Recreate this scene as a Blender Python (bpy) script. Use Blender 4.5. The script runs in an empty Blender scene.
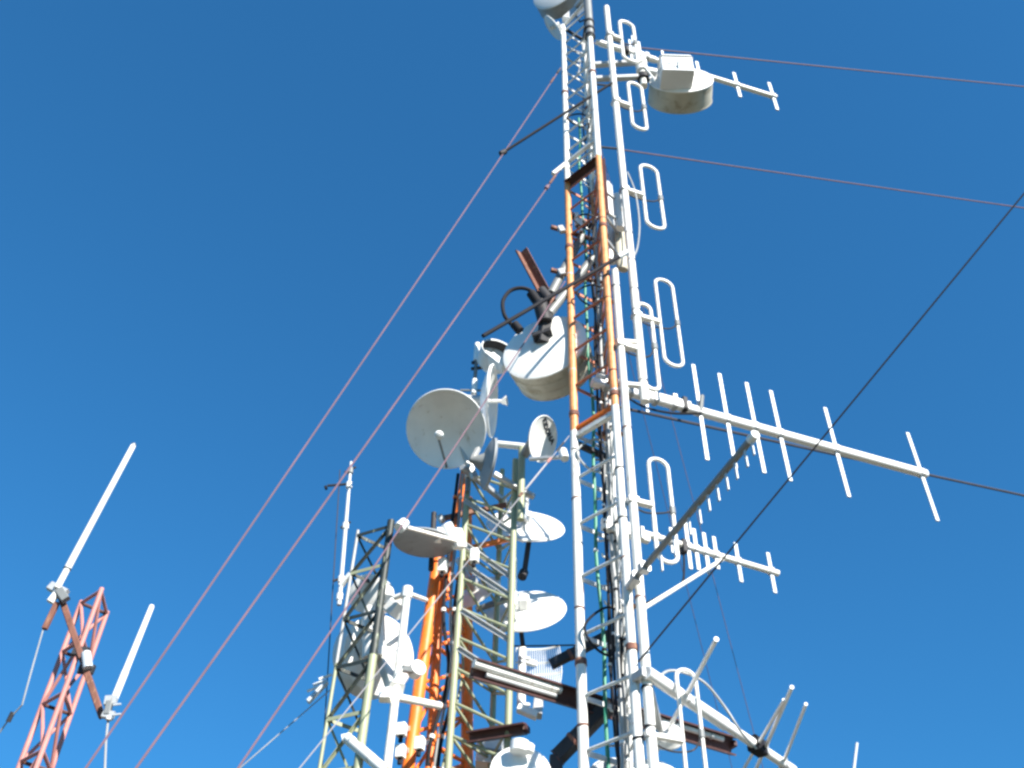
import bpy, math, random
from mathutils import Vector as V
random.seed(7)
SC = bpy.context.scene
COL = SC.collection
rad = math.radians

# ------------------------------------------------------------------ camera
CAM_POS = V((0, 0, 1.6))
FPX, CX, CY = 1000.0, 512.0, 384.0
PITCH = math.atan2(FPX, 1004.5)
ROLL = math.atan2(33.0, 1004.0)
FW = V((0, math.cos(PITCH), math.sin(PITCH)))
_U0 = V((0, -math.sin(PITCH), math.cos(PITCH)))
_R0 = V((1, 0, 0))
RT = _R0 * math.cos(ROLL) + _U0 * math.sin(ROLL)
UP = _U0 * math.cos(ROLL) - _R0 * math.sin(ROLL)
cam_data = bpy.data.cameras.new("camera")
cam = bpy.data.objects.new("camera", cam_data)
COL.objects.link(cam)
from mathutils import Matrix
_m = Matrix((RT, UP, -FW)).transposed().to_4x4()
_m.translation = CAM_POS
cam.matrix_world = _m
cam_data.sensor_width = 36
cam_data.lens = 36 * FPX / 1024
cam_data.clip_start = 0.05
cam_data.clip_end = 3000
SC.camera = cam

# ------------------------------------------------------------------ sky, sun, exposure
SUN = V((0.574, -0.819, 0.64)).normalized()
SUN_EL = math.asin(SUN.z)
SUN_ROT = math.atan2(SUN.x, SUN.y)
world = bpy.data.worlds.new("World")
SC.world = world
world.use_nodes = True
nt = world.node_tree
for n in list(nt.nodes):
    nt.nodes.remove(n)
sky = nt.nodes.new("ShaderNodeTexSky")
sky.sky_type = 'NISHITA'
sky.sun_disc = False
sky.sun_elevation = SUN_EL
sky.sun_rotation = SUN_ROT
sky.altitude = 2500
sky.air_density = 1.5
sky.dust_density = 0.0
sky.ozone_density = 7
gm_ = nt.nodes.new("ShaderNodeGamma")
gm_.inputs[1].default_value = 0.74
tint = nt.nodes.new("ShaderNodeMix")
tint.data_type = 'RGBA'
tint.blend_type = 'MULTIPLY'
tint.inputs[0].default_value = 1.0
tint.inputs[7].default_value = (0.225, 0.735, 1.05, 1)
bg = nt.nodes.new("ShaderNodeBackground")
bg.inputs[1].default_value = 0.104
wo = nt.nodes.new("ShaderNodeOutputWorld")
nt.links.new(sky.outputs[0], gm_.inputs[0])
nt.links.new(gm_.outputs[0], tint.inputs[6])
nt.links.new(tint.outputs[2], bg.inputs[0])
nt.links.new(bg.outputs[0], wo.inputs[0])
ld = bpy.data.lights.new("sun", 'SUN')
ld.energy = 5.0
ld.angle = rad(0.53)
ld.color = (1.0, 0.945, 0.85)
lo = bpy.data.objects.new("sun", ld)
COL.objects.link(lo)
lo.rotation_euler = SUN.to_track_quat('Z', 'Y').to_euler()
lo.location = SUN * 60
SC.view_settings.view_transform = 'Standard'
SC.view_settings.look = 'None'
SC.view_settings.exposure = 1.22
SC.view_settings.gamma = 1.0
SC.render.engine = 'CYCLES'
SC.cycles.filter_width = 2.7
SC.cycles.max_bounces = 5

# ------------------------------------------------------------------ placing: rays through the lens at a chosen real distance
def ray(px, py):
    return FW + RT * ((px - CX) / FPX) - UP * ((py - CY) / FPX)
def P(px, py, Y):
    d = ray(px, py)
    return CAM_POS + d * (Y / d.y)
def PZ(px, py, z):
    d = ray(px, py)
    return CAM_POS + d * ((z - 1.6) / d.z)
def along(p0, d, px=None, py=None):
    """the point on the line p0 + t d seen at column px (or row py)"""
    v = p0 - CAM_POS
    if px is not None:
        k, A = (px - CX) / FPX, RT
    else:
        k, A = (CY - py) / FPX, UP
    t = (k * v.dot(FW) - v.dot(A)) / (d.dot(A) - k * d.dot(FW))
    return p0 + d * t
def vrow(p, py):
    return along(p, V((0, 0, 1)), py=py)
def wpx(n, p):
    """the real length of n picture pixels at the distance of p"""
    return n * (p - CAM_POS).dot(FW) / FPX
def disc(px, py, Y, major, q, mdir):
    """centre, normal and diameter of a disc that appears as an ellipse of that size"""
    c = P(px, py, Y)
    d = (c - CAM_POS).normalized()
    m = RT * mdir[0] - UP * mdir[1]
    m = (m - d * m.dot(d)).normalized()
    n = (-d * q + m * math.sqrt(max(0, 1 - q * q))).normalized()
    return c, n, wpx(major, c)

# ------------------------------------------------------------------ mesh builder
def frame(ax):
    ax = ax.normalized()
    t = V((0, 0, 1)) if abs(ax.z) < 0.95 else V((0, 1, 0))
    a = ax.cross(t).normalized()
    return a, ax.cross(a).normalized()

def smooth(pts, n=6):
    out = []
    for i in range(len(pts) - 1):
        p0, p1, p2, p3 = pts[max(i - 1, 0)], pts[i], pts[i + 1], pts[min(i + 2, len(pts) - 1)]
        for k in range(n):
            t = k / n
            out.append((p1 * 2 + (p2 - p0) * t + (p0 * 2 - p1 * 5 + p2 * 4 - p3) * t * t + (p1 * 3 - p0 - p2 * 3 + p3) * t ** 3) * .5)
    out.append(pts[-1])
    return out

class MB:
    def __init__(s):
        s.v, s.f, s.sm = [], [], []
    def face(s, idx, smooth=False):
        s.f.append(idx); s.sm.append(smooth)
    def tube(s, p0, p1, r, seg=10, r2=None):
        return s.path([p0, p1], [r, r if r2 is None else r2], seg)
    def path(s, pts, r, seg=8, closed=False, caps=True):
        n = len(pts)
        rr = r if isinstance(r, (list, tuple)) else [r] * n
        base = len(s.v)
        a = None
        for i, p in enumerate(pts):
            if closed:
                t = (pts[(i + 1) % n] - pts[i - 1]).normalized()
            else:
                t = (pts[min(i + 1, n - 1)] - pts[max(i - 1, 0)]).normalized()
            if a is None:
                a, b = frame(t)
            else:
                a = (a - t * a.dot(t))
                a = a.normalized() if a.length > 1e-6 else frame(t)[0]
                b = t.cross(a).normalized()
            for k in range(seg):
                q = 2 * math.pi * k / seg
                s.v.append(p + a * (rr[i] * math.cos(q)) + b * (rr[i] * math.sin(q)))
        for i in range(n if closed else n - 1):
            j = (i + 1) % n
            for k in range(seg):
                k2 = (k + 1) % seg
                s.face((base + i * seg + k, base + i * seg + k2, base + j * seg + k2, base + j * seg + k), True)
        if caps and not closed:
            s.face(tuple(base + k for k in reversed(range(seg))))
            s.face(tuple(base + (n - 1) * seg + k for k in range(seg)))
        return s
    def bar(s, p0, p1, w, h, up=V((0, 0, 1)), bev=0.12):
        """rectangular bar with chamfered edges"""
        ax = (p1 - p0).normalized()
        a = ax.cross(up)
        a = a.normalized() if a.length > 1e-5 else frame(ax)[0]
        b = a.cross(ax).normalized()
        c = bev * min(w, h)
        pr = [(w/2, h/2 - c), (w/2 - c, h/2), (-w/2 + c, h/2), (-w/2, h/2 - c),
              (-w/2, -h/2 + c), (-w/2 + c, -h/2), (w/2 - c, -h/2), (w/2, -h/2 + c)]
        return s.prism(p0, p1, pr, a, b)
    def prism(s, p0, p1, prof, a, b):
        base, n = len(s.v), len(prof)
        for p in (p0, p1):
            for x, y in prof:
                s.v.append(p + a * x + b * y)
        for k in range(n):
            k2 = (k + 1) % n
            s.face((base + k, base + k2, base + n + k2, base + n + k))
        s.face(tuple(base + k for k in reversed(range(n))))
        s.face(tuple(base + n + k for k in range(n)))
        return s
    def channel(s, p0, p1, w, h, t, side):
        """U-section steel: open towards side"""
        ax = (p1 - p0).normalized()
        a = (side - ax * side.dot(ax)).normalized()
        b = ax.cross(a).normalized()
        pr = [(0, -h/2), (w, -h/2), (w, -h/2 + t), (t, -h/2 + t), (t, h/2 - t), (w, h/2 - t), (w, h/2), (0, h/2)]
        base, n = len(s.v), 8
        for p in (p0, p1):
            for x, y in pr:
                s.v.append(p + a * x + b * y)
        for k in range(n):
            k2 = (k + 1) % n
            s.face((base + k, base + k2, base + n + k2, base + n + k))
        for o, rv in ((0, True), (n, False)):
            for q in ((0, 1, 2, 3), (0, 3, 4, 7), (4, 5, 6, 7)):
                s.face(tuple(base + o + k for k in (reversed(q) if rv else q)))
        return s
    def angle(s, p0, p1, w, t, side):
        """L-section steel"""
        ax = (p1 - p0).normalized()
        a = (side - ax * side.dot(ax))
        a = a.normalized() if a.length > 1e-5 else frame(ax)[0]
        b = ax.cross(a).normalized()
        pr = [(0, 0), (w, 0), (w, t), (t, t), (t, w), (0, w)]
        base, n = len(s.v), 6
        for p in (p0, p1):
            for x, y in pr:
                s.v.append(p + a * (x - w * .4) + b * (y - w * .4))
        for k in range(n):
            k2 = (k + 1) % n
            s.face((base + k, base + k2, base + n + k2, base + n + k))
        for o, rv in ((0, True), (n, False)):
            for q in ((0, 1, 2, 3), (0, 3, 4, 5)):
                s.face(tuple(base + o + k for k in (reversed(q) if rv else q)))
        return s
    def lathe(s, prof, c, ax, seg=48, close=False, ell=1.0, ea=None):
        """revolve (radius, height) pairs round the axis; ell squeezes across ea"""
        ax = ax.normalized()
        if ea is None:
            a, b = frame(ax)
        else:
            a = (ea - ax * ea.dot(ax)).normalized(); b = ax.cross(a)
        base, n = len(s.v), len(prof)
        rings = []
        for r, h in prof:
            if r < 1e-6:
                rings.append([len(s.v)]); s.v.append(c + ax * h)
            else:
                rings.append(list(range(len(s.v), len(s.v) + seg)))
                for k in range(seg):
                    q = 2 * math.pi * k / seg
                    s.v.append(c + ax * h + a * (r * math.cos(q)) + b * (r * ell * math.sin(q)))
        for i in range(n if close else n - 1):
            A, B = rings[i], rings[(i + 1) % n]
            for k in range(seg):
                k2 = (k + 1) % seg
                if len(A) == 1 and len(B) == 1:
                    continue
                if len(A) == 1:
                    s.face((A[0], B[k2], B[k]), True)
                elif len(B) == 1:
                    s.face((A[k], A[k2], B[0]), True)
                else:
                    s.face((A[k], A[k2], B[k2], B[k]), True)
        return s
    def build(s, name, mat, parent=None, origin=None, crease=35):
        me = bpy.data.meshes.new(name)
        if parent is not None:
            o0 = world_origin(parent)
        else:
            o0 = origin if origin is not None else V((0, 0, 0))
        me.from_pydata([tuple(p - o0) for p in s.v], [], s.f)
        me.polygons.foreach_set("use_smooth", s.sm)
        me.materials.append(mat)
        me.update()
        if any(s.sm):
            try:
                me.set_sharp_from_angle(angle=rad(crease))
            except Exception:
                pass
        ob = bpy.data.objects.new(name, me)
        COL.objects.link(ob)
        if parent is not None:
            ob.parent = parent
        else:
            ob.location = o0
        return ob

def world_origin(o):
    p = V(o.location)
    while o.parent is not None:
        o = o.parent
        p += V(o.location)
    return p
def tag(o, label, cat, group=None, kind=None):
    if label: o["label"] = label
    if cat: o["category"] = cat
    if group: o["group"] = group
    if kind: o["kind"] = kind
    return o
def thing(name, label, cat, loc, group=None):
    o = bpy.data.objects.new(name, None)
    COL.objects.link(o)
    o.location = loc
    o.empty_display_size = 0.1
    return tag(o, label, cat, group)

# ------------------------------------------------------------------ materials
def mat(name, base, rough=0.5, metal=0.0, spot=None, spot_amt=0.3, scale=9.0, vary=0.12, bump=0.0, streak=True, spec=0.5):
    m = bpy.data.materials.new(name)
    m.use_nodes = True
    t = m.node_tree
    b = t.nodes["Principled BSDF"]
    b.inputs["Roughness"].default_value = rough
    b.inputs["Metallic"].default_value = metal
    b.inputs["Specular IOR Level"].default_value = spec
    geo = t.nodes.new("ShaderNodeNewGeometry")
    mp = t.nodes.new("ShaderNodeMapping")
    mp.inputs["Scale"].default_value = (1, 1, 0.3 if streak else 1)
    t.links.new(geo.outputs["Position"], mp.inputs[0])
    n1 = t.nodes.new("ShaderNodeTexNoise")
    n1.inputs["Scale"].default_value = scale
    n1.inputs["Detail"].default_value = 5
    t.links.new(mp.outputs[0], n1.inputs["Vector"])
    r1 = t.nodes.new("ShaderNodeValToRGB")
    r1.color_ramp.elements[0].position = 0.3
    r1.color_ramp.elements[1].position = 0.7
    lo_ = [c * (1 - vary) for c in base]
    hi_ = [min(0.95, c * (1 + vary * 0.6)) for c in base]
    r1.color_ramp.elements[0].color = (*lo_, 1)
    r1.color_ramp.elements[1].color = (*hi_, 1)
    t.links.new(n1.outputs[0], r1.inputs[0])
    out = r1.outputs[0]
    if spot:
        n2 = t.nodes.new("ShaderNodeTexNoise")
        n2.inputs["Scale"].default_value = scale * 2.7
        n2.inputs["Detail"].default_value = 8
        n2.inputs["Roughness"].default_value = 0.65
        t.links.new(mp.outputs[0], n2.inputs["Vector"])
        r2 = t.nodes.new("ShaderNodeValToRGB")
        r2.color_ramp.elements[0].position = 0.66 - spot_amt * 0.3
        r2.color_ramp.elements[1].position = 0.74 - spot_amt * 0.2
        t.links.new(n2.outputs[0], r2.inputs[0])
        mx = t.nodes.new("ShaderNodeMix")
        mx.data_type = 'RGBA'
        t.links.new(r2.outputs[0], mx.inputs[0])
        t.links.new(out, mx.inputs[6])
        mx.inputs[7].default_value = (*spot, 1)
        out = mx.outputs[2]
    t.links.new(out, b.inputs["Base Color"])
    if bump:
        bp = t.nodes.new("ShaderNodeBump")
        bp.inputs["Strength"].default_value = bump
        bp.inputs["Distance"].default_value = 0.004
        t.links.new(n1.outputs[0], bp.inputs["Height"])
        t.links.new(bp.outputs[0], b.inputs["Normal"])
    m["out"] = out.node.name
    return m

RUST = (0.13, 0.055, 0.03)
M = {
    'white': mat('white_paint', (0.74, 0.725, 0.68), 0.42, spot=(0.40, 0.31, 0.23), spot_amt=0.24, vary=0.13),
    'radome': mat('radome_white', (0.80, 0.80, 0.78), 0.5, spot=(0.52, 0.49, 0.42), spot_amt=0.2, vary=0.10, scale=5),
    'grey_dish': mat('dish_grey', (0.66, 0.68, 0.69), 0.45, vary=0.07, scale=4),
    'shade_dish': mat('shade_toned_grey_dish', (0.27, 0.29, 0.31), 0.6, spot=(0.2, 0.2, 0.19), spot_amt=0.3, vary=0.15, scale=5),  # grey darkened in the colour to carry shade on the down-facing dish
    'grimy': mat('grimy_shroud', (0.46, 0.435, 0.355), 0.7, spot=(0.30, 0.27, 0.20), spot_amt=0.5, scale=2.6, vary=0.28),
    'alu': mat('bare_aluminium', (0.80, 0.80, 0.80), 0.34, metal=0.75, vary=0.06),
    'alu_dull': mat('dull_aluminium', (0.52, 0.56, 0.60), 0.5, metal=0.2, vary=0.08),
    'galv': mat('galvanised_steel', (0.46, 0.47, 0.47), 0.45, metal=0.35, spot=(0.28, 0.22, 0.17), spot_amt=0.2, vary=0.15),
    'gloss': mat('gloss_white_paint', (0.84, 0.84, 0.84), 0.2, vary=0.04),
    'grey_pipe': mat('grey_pipe', (0.20, 0.21, 0.21), 0.5, metal=0.2, vary=0.15),
    'dark': mat('dark_steel', (0.035, 0.035, 0.04), 0.6, spec=0.25, vary=0.25, spot=(0.12, 0.08, 0.06), spot_amt=0.2),
    'black': mat('black_rubber', (0.016, 0.016, 0.02), 0.7, vary=0.2, spec=0.15),
    'rust': mat('rusty_steel', (0.16, 0.065, 0.045), 0.8, spot=(0.30, 0.16, 0.10), spot_amt=0.4, vary=0.35, bump=0.3),
    'primer': mat('brown_primer', (0.085, 0.035, 0.032), 0.6, spot=(0.3, 0.22, 0.18), spot_amt=0.15, vary=0.3),
    'orange': mat('orange_paint', (0.90, 0.185, 0.015), 0.5, spot=(0.42, 0.2, 0.10), spot_amt=0.36, vary=0.18),
    'red': mat('faded_red_paint', (0.47, 0.20, 0.175), 0.6, spot=(0.25, 0.12, 0.11), spot_amt=0.25, vary=0.15),
    'green': mat('pale_green_paint', (0.29, 0.315, 0.20), 0.5, spot=(0.33, 0.30, 0.17), spot_amt=0.25, vary=0.14),
    'shade_green': mat('painted_shade_green', (0.02, 0.028, 0.026), 0.55, spot=(0.30, 0.34, 0.24), spot_amt=0.3, vary=0.2),  # pale green darkened to stand for shade on the left tower's upper part
    'wire': mat('rusty_wire', (0.15, 0.085, 0.11), 0.7, vary=0.2),
    'wire_old': mat('weathered_wire', (0.13, 0.075, 0.10), 0.7, vary=0.2),
    'wire_dark': mat('dark_wire', (0.035, 0.035, 0.05), 0.6, vary=0.2),
    'wire_grey': mat('steel_wire', (0.30, 0.29, 0.31), 0.5, metal=0.2, vary=0.15),
    'teal': mat('green_cable', (0.03, 0.22, 0.14), 0.5, vary=0.2),
    'greycable': mat('grey_cable', (0.33, 0.34, 0.34), 0.5, vary=0.2),
    'lettering': mat('black_print', (0.02, 0.02, 0.025), 0.5, vary=0.1),
    'dirt': mat('stony_ground', (0.10, 0.09, 0.062), 0.95, spot=(0.05, 0.065, 0.03), spot_amt=0.5, scale=0.7, vary=0.35, streak=False, bump=0.6),
}

def banded(name, lower, upper, edges, mid, spot):
    """tower paint in aviation bands: real paint that changes colour at set heights"""
    m = mat(name, lower, 0.45, spot=spot, spot_amt=0.22, vary=0.1)
    t = m.node_tree
    b = t.nodes["Principled BSDF"]
    src = b.inputs["Base Color"].links[0].from_socket
    geo = t.nodes.new("ShaderNodeNewGeometry")
    sp = t.nodes.new("ShaderNodeSeparateXYZ")
    t.links.new(geo.outputs["Position"], sp.inputs[0])
    def step(z, op):
        g = t.nodes.new("ShaderNodeMath"); g.operation = op
        t.links.new(sp.outputs[2], g.inputs[0]); g.inputs[1].default_value = z
        return g.outputs[0]
    mul = t.nodes.new("ShaderNodeMath"); mul.operation = 'MULTIPLY'
    t.links.new(step(edges[0], 'GREATER_THAN'), mul.inputs[0])
    t.links.new(step(edges[1], 'LESS_THAN'), mul.inputs[1])
    n2 = t.nodes.new("ShaderNodeTexNoise"); n2.inputs["Scale"].default_value = 14; n2.inputs["Detail"].default_value = 6
    t.links.new(geo.outputs["Position"], n2.inputs["Vector"])
    r = t.nodes.new("ShaderNodeValToRGB")
    r.color_ramp.elements[0].color = (mid[0] * .78, mid[1] * .7, mid[2] * .7, 1); r.color_ramp.elements[0].position = .32
    r.color_ramp.elements[1].color = (mid[0] * 1.05, mid[1] * 1.1, mid[2] * 1.2, 1); r.color_ramp.elements[1].position = .62
    t.links.new(n2.outputs[0], r.inputs[0])
    mx = t.nodes.new("ShaderNodeMix"); mx.data_type = 'RGBA'
    t.links.new(mul.outputs[0], mx.inputs[0])
    t.links.new(src, mx.inputs[6])
    t.links.new(r.outputs[0], mx.inputs[7])
    t.links.new(mx.outputs[2], b.inputs["Base Color"])
    return m

# ------------------------------------------------------------------ ground (below the picture; it throws light up)
g = MB()
N = 24
for j in range(N + 1):
    for i in range(N + 1):
        x, y = (i / N - .5), (j / N - .5)
        x, y = 1600 * x * abs(x) * 2, 1600 * y * abs(y) * 2
        d = math.hypot(x, y)
        g.v.append(V((x, y, -max(0, d - 30) * 0.10 + (random.uniform(-.4, .4) if d > 40 else 0))))
for j in range(N):
    for i in range(N):
        a = j * (N + 1) + i
        g.face((a, a + 1, a + N + 2, a + N + 1), True)
tag(g.build('ground', M['dirt']), 'bare stony hilltop ground under the masts', 'ground', kind='structure')

# ------------------------------------------------------------------ main lattice mast
YL = 7.0
L0 = P(574.5, 435, YL)
R0p = PZ(615.5, 410, L0.z)
T0 = PZ(607.5, 450, L0.z)
LEG = {'L': L0, 'R': R0p, 'T': T0}
def at(leg, z):
    p = LEG[leg]
    return V((p.x, p.y, z))
zTop = vrow(L0, 26).z
zO1 = vrow(L0, 432).z      # orange begins above this
zO2 = vrow(L0, 181).z      # and ends here
M['mast'] = banded('mast_band_paint', (0.76, 0.75, 0.71), None, (zO1, zO2), (0.68, 0.29, 0.10), (0.36, 0.24, 0.16))
M['mast_brace'] = banded('mast_brace_paint', (0.66, 0.67, 0.66), None, (zO1, zO2), (0.46, 0.15, 0.07), (0.3, 0.2, 0.15))
mast = thing('lattice_mast', 'tallest guyed lattice mast painted white and orange in bands', 'mast', V((L0.x + .15, L0.y - .05, 0)))
legr = wpx(8.4, L0) / 2
for k in 'LRT':
    top = at(k, zTop + (0.25 if k == 'R' else 0.0))
    ob = MB().tube(at(k, 0), top, legr if k != 'T' else legr * .85, 14).build('leg', M['mast'], mast)
    # section sleeves with bolts
    for zz in (vrow(L0, 668).z, vrow(L0, 418).z, vrow(L0, 250).z, vrow(L0, 95).z):
        z2 = zz + (0.02 if k == 'L' else -0.05)
        MB().tube(at(k, z2), at(k, z2 + .05), legr * 1.22, 14).build('sleeve', M['rust'], ob)
rows = [752, 697, 636, 578, 525, 479, 435, 387, 352, 320, 290, 262, 236, 211, 190, 170, 152, 134, 117, 101, 86, 71, 57, 44, 32]
zs = [vrow(L0, r_).z for r_ in rows]
step0 = zs[1] - zs[0]
zlow = []
z = zs[0] - step0
while z > 0.3:
    zlow.append(z); z -= step0
for i, z in enumerate(zs):
    rr = legr * 0.36
    MB().tube(at('L', z), at('R', z), rr, 8).build('brace', M['mast_brace'], mast)
    a = at('T', z) - at('L', z)
    MB().bar(at('L', z), at('T', z), legr * .32, legr * 1.0, bev=.05).build('brace', M['mast_brace'], mast)
    MB().tube(at('T', z), at('R', z), rr * .8, 8).build('brace', M['mast_brace'], mast)
    if i < len(zs) - 1:
        z2 = zs[i + 1]
        if i % 2:
            MB().tube(at('T', z), at('R', z2), rr * .8, 8).build('brace', M['mast_brace'], mast)
        else:
            MB().tube(at('R', z), at('T', z2), rr * .8, 8).build('brace', M['mast_brace'], mast)
lowm = MB()
for i, z in enumerate(zlow):
    for a, b in ('LR', 'LT', 'TR'):
        lowm.tube(at(a, z), at(b, z), legr * .33, 8)
lowm.build('lower_bracing', M['mast_brace'], mast)["kind"] = "stuff"
# heavier channel crossbars where the paint changes and at the guy collars
for (ya, ma, w, h) in ((430, 'orange', 1.0, 1.0), (438, 'white', 1.2, 1.0), (184, 'primer', 1.5, 2.6), (163, 'white', 1.2, 1.2)):
    z = vrow(L0, ya).z
    if ma == 'primer':
        MB().channel(at('L', z), at('R', z), legr * w, legr * h, legr * .3, V((.5, -.8, -.3))).build('crossbar', M[ma], mast)
    else:
        MB().bar(at('L', z), at('R', z), legr * w, legr * h).build('crossbar', M[ma], mast)
MB().bar(at('L', vrow(L0, 163).z), P(553, 174, 6.97), legr * 1.2, legr * 1.2).build('guy_lug', M['white'], mast)
MB().angle(at('R', vrow(R0p, 215).z) + V((.055, 0, 0)), at('R', vrow(R0p, 160).z) + V((.055, 0, 0)), legr * 1.3, legr * .25, V((1, -.5, 0))).build('stiffener', M['primer'], mast)
z = vrow(L0, 443).z
MB().bar(at('L', z) + V((0.03, .02, 0)), at('T', z), legr * 1.3, legr * 1.5).build('crossbar', M['dark'], mast)
z = vrow(L0, 214).z
MB().bar(at('L', z) + V((0.03, .02, 0)), at('T', z), legr * 1.3, legr * 1.5).build('crossbar', M['dark'], mast)
# head of the mast: a grey spigot pipe over the right leg and triangular head frame
zh = vrow(R0p, 38).z
MB().tube(at('R', zh), at('R', zh + 1.9), legr * 1.55, 16).build('head_pipe', M['grey_pipe'], mast)
for zz in (zh + .02, zh + .22, zh + .45):
    MB().tube(at('R', zz), at('R', zz + .045), legr * 1.95, 14).build('pipe_clamp', M['dark'], mast)
MB().bar(at('L', zTop - .03), at('R', zTop + .12), legr * 1.1, legr * .9).build('head_bar', M['mast'], mast)
MB().bar(at('L', zTop - .06), at('T', zTop - .04), legr * 1.1, legr * .9).build('head_bar', M['dark'], mast)
MB().bar(at('R', zTop - .05), at('T', zTop - .05), legr * 1.1, legr * .9).build('head_bar', M['dark'], mast)

# climbing pegs on the back leg
for i in range(46):
    z = vrow(T0, 745).z + i * .235
    if z > zTop - .1:
        break
    d_ = (V((-.8, -.6, 0)) if i % 2 else V((-.95, .2, 0))).normalized()
    MB().path([at('T', z), at('T', z) + d_ * .13, at('T', z) + d_ * .135 + V((0, 0, .025))], legr * .24, 8).build('step_peg', M['mast'] if i % 3 else M['galv'], mast)
for k, rows_ in (('R', (740, 650, 560, 520, 470, 392, 372, 300, 278, 220, 112, 66)), ('L', (727, 610, 545, 500, 452, 372, 338, 306, 276, 120, 74))):
    for r_ in rows_:
        p = vrow(LEG[k], r_)
        MB().lathe([(legr * 1.0, 0), (legr * 1.09, .005), (legr * 1.09, .016), (legr * 1.0, .021)], p, V((random.uniform(-.3, .3), random.uniform(-.3, .3), 1)), 12).build('strap', M[random.choice(['black', 'rust', 'galv'])], mast)
# ------------------------------------------------------------------ feeder cables clipped inside the mast
CG = 'feeder cables running up inside the tall mast'
cab = [(0.10, .03, 'dark', .5, 96, 'dark feeder cable nearest the back leg of the tall mast'),
       (0.24, .10, 'teal', .8, 118, 'green feeder cable inside the tall mast'),
       (0.32, -.02, 'greycable', .9, 180, 'thicker grey feeder cable inside the tall mast'),
       (0.46, .05, 'black', .55, 215, 'black feeder cable between the grey ones in the tall mast'),
       (0.55, .0, 'greycable', .75, 300, 'thin grey feeder cable near the right leg of the tall mast'),
       (0.70, .05, 'black', .5, 330, 'black feeder cable tied close to the right mast leg'),
       (0.16, -.045, 'greycable', .55, 250, 'thinnest grey feeder cable dangling loose in the tall mast'),
       (0.50, -.05, 'greycable', .6, 480, 'grey feeder cable joining halfway up the white mast section'),
       (0.60, -.07, 'white', .6, 520, 'pale feeder cable joining below the short yagi'),
       (0.85, .03, 'greycable', .7, 560, 'outer grey feeder cable low on the tall mast'),
       (0.75, -.03, 'white', .7, 400, 'white painted conduit beside the right mast leg')]
for (f, o, mm, rs, ytop, lab) in cab:
    b = T0.lerp(R0p, f * .62); nrm = V((-(R0p - T0).y, (R0p - T0).x, 0)).normalized()
    b = b + nrm * (-o * 1.2 - .03)
    z1 = vrow(b, ytop).z
    pts = []
    ph = random.uniform(0, 6)
    nn = 44
    for i in range(nn + 1):
        z = 0.1 + (z1 - 0.1) * i / nn
        w = .014 * math.sin(z * 2.3 + ph) + .009 * math.sin(z * 5.1 + ph * 2)
        pts.append(V((b.x + w, b.y + .8 * w, z)))
    t = thing('feeder_cable', lab, 'cable', V((b.x, b.y, 0.1)), CG)
    MB().path(pts, legr * .5 * rs, 8).build('sheath', M[mm], t)
    for i in range(18, nn, 3):
        p, p2 = pts[i], pts[i] + (pts[i + 1] - pts[i]).normalized() * .022
        MB().tube(p, p2, legr * .5 * rs * 1.35, 8).build('cable_tie', M['radome'] if (i // 3) % 2 else M['black'], t)

LG = 'loose cable loops inside the tall mast'
for (f, row, w, h, mm, lab) in ((.45, 128, .16, .30, 'black', 'black cable loop coiled just above the orange mast section'),
                                (.55, 310, .15, .34, 'black', 'black cable loop hanging inside the orange mast section'),
                                (.35, 62, .12, .34, 'greycable', 'thin grey cable loop near the mast head'),
                                (.5, 232, .13, .28, 'dark', 'dark cable loop by the white boxes in the mast'),
                                (.4, 470, .14, .36, 'greycable', 'grey cable loop just below the orange section'),
                                (.5, 655, .16, .40, 'black', 'black cable loop low in the white mast section')):
    b = at('L', vrow(L0, row).z).lerp(at('R', vrow(L0, row).z), f) + V((.02, .12, 0))
    t = thing('cable_loop', lab, 'cable', b, LG)
    pts = smooth([b + V((.18, .05, h * .9)), b + V((.02, 0, h)), b + V((-w, -.03, h * .55)), b + V((-w * .7, -.02, .05)), b + V((.03, 0, -.03)), b + V((w * .8, .03, h * .35)), b + V((w * .5, .05, -h * .9))])
    MB().path(pts, legr * .27, 8).build('sheath', M[mm], t)
    MB().tube(pts[2], pts[2] + (pts[3] - pts[2]).normalized() * .03, legr * .42, 8).build('cable_tie', M['radome'], t)
# ------------------------------------------------------------------ guy wires and overhead lines
def wire(name, lab, cat, a, b, rpx, m, grp=None, to_ground=True, sag=.004, extra=None):
    d = b - a
    if not to_ground:
        end = b
    elif d.z < 0:
        t = -a.z / d.z
        end = a + d * t
    else:
        end = a + d * 1.6
    n = 28
    Ln = (end - a).length
    pts = [a.lerp(end, i / n) - V((0, 0, 1)) * sag * Ln * 4 * (i / n) * (1 - i / n) for i in range(n + 1)]
    r = wpx(rpx, a.lerp(b, .5)) / 2
    mb = MB().path(pts, r, 6)
    loc = end if to_ground else a
    root = thing(name, lab, cat, loc, grp)
    mb.build('strand', m, root)
    if extra:
        for q in extra:
            p = a.lerp(b, q[0]); u = (b - a).normalized()
            MB().tube(p - u * q[1] / 2, p + u * q[1] / 2, r * q[2], 10).build(q[4] if len(q) > 4 else 'grip', M[q[3]], root)
    return root
GG = 'guy wires staying the tall mast'
zl = lambda leg, row: vrow(LEG[leg], row)
wire('guy_wire', 'topmost red guy wire running down left from the mast head', 'guy wire', zl('L', 68) + V((-.05, 0, 0)), P(83, 768, 6.2), 1.6, M['wire'], GG, extra=[(0.012, .12, 2.0, 'dark'), (.04, .16, 1.7, 'rust')])
wire('guy_wire', 'red guy wire running down left from top of the orange band', 'guy wire', zl('L', 165) + V((-.05, 0, 0)), P(133, 768, 6.0), 1.8, M['wire'], GG, extra=[(0.01, .14, 2.4, 'alu_dull'), (.05, .22, 1.8, 'rust'), (.075, .07, 3.0, 'wire')])
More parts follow.
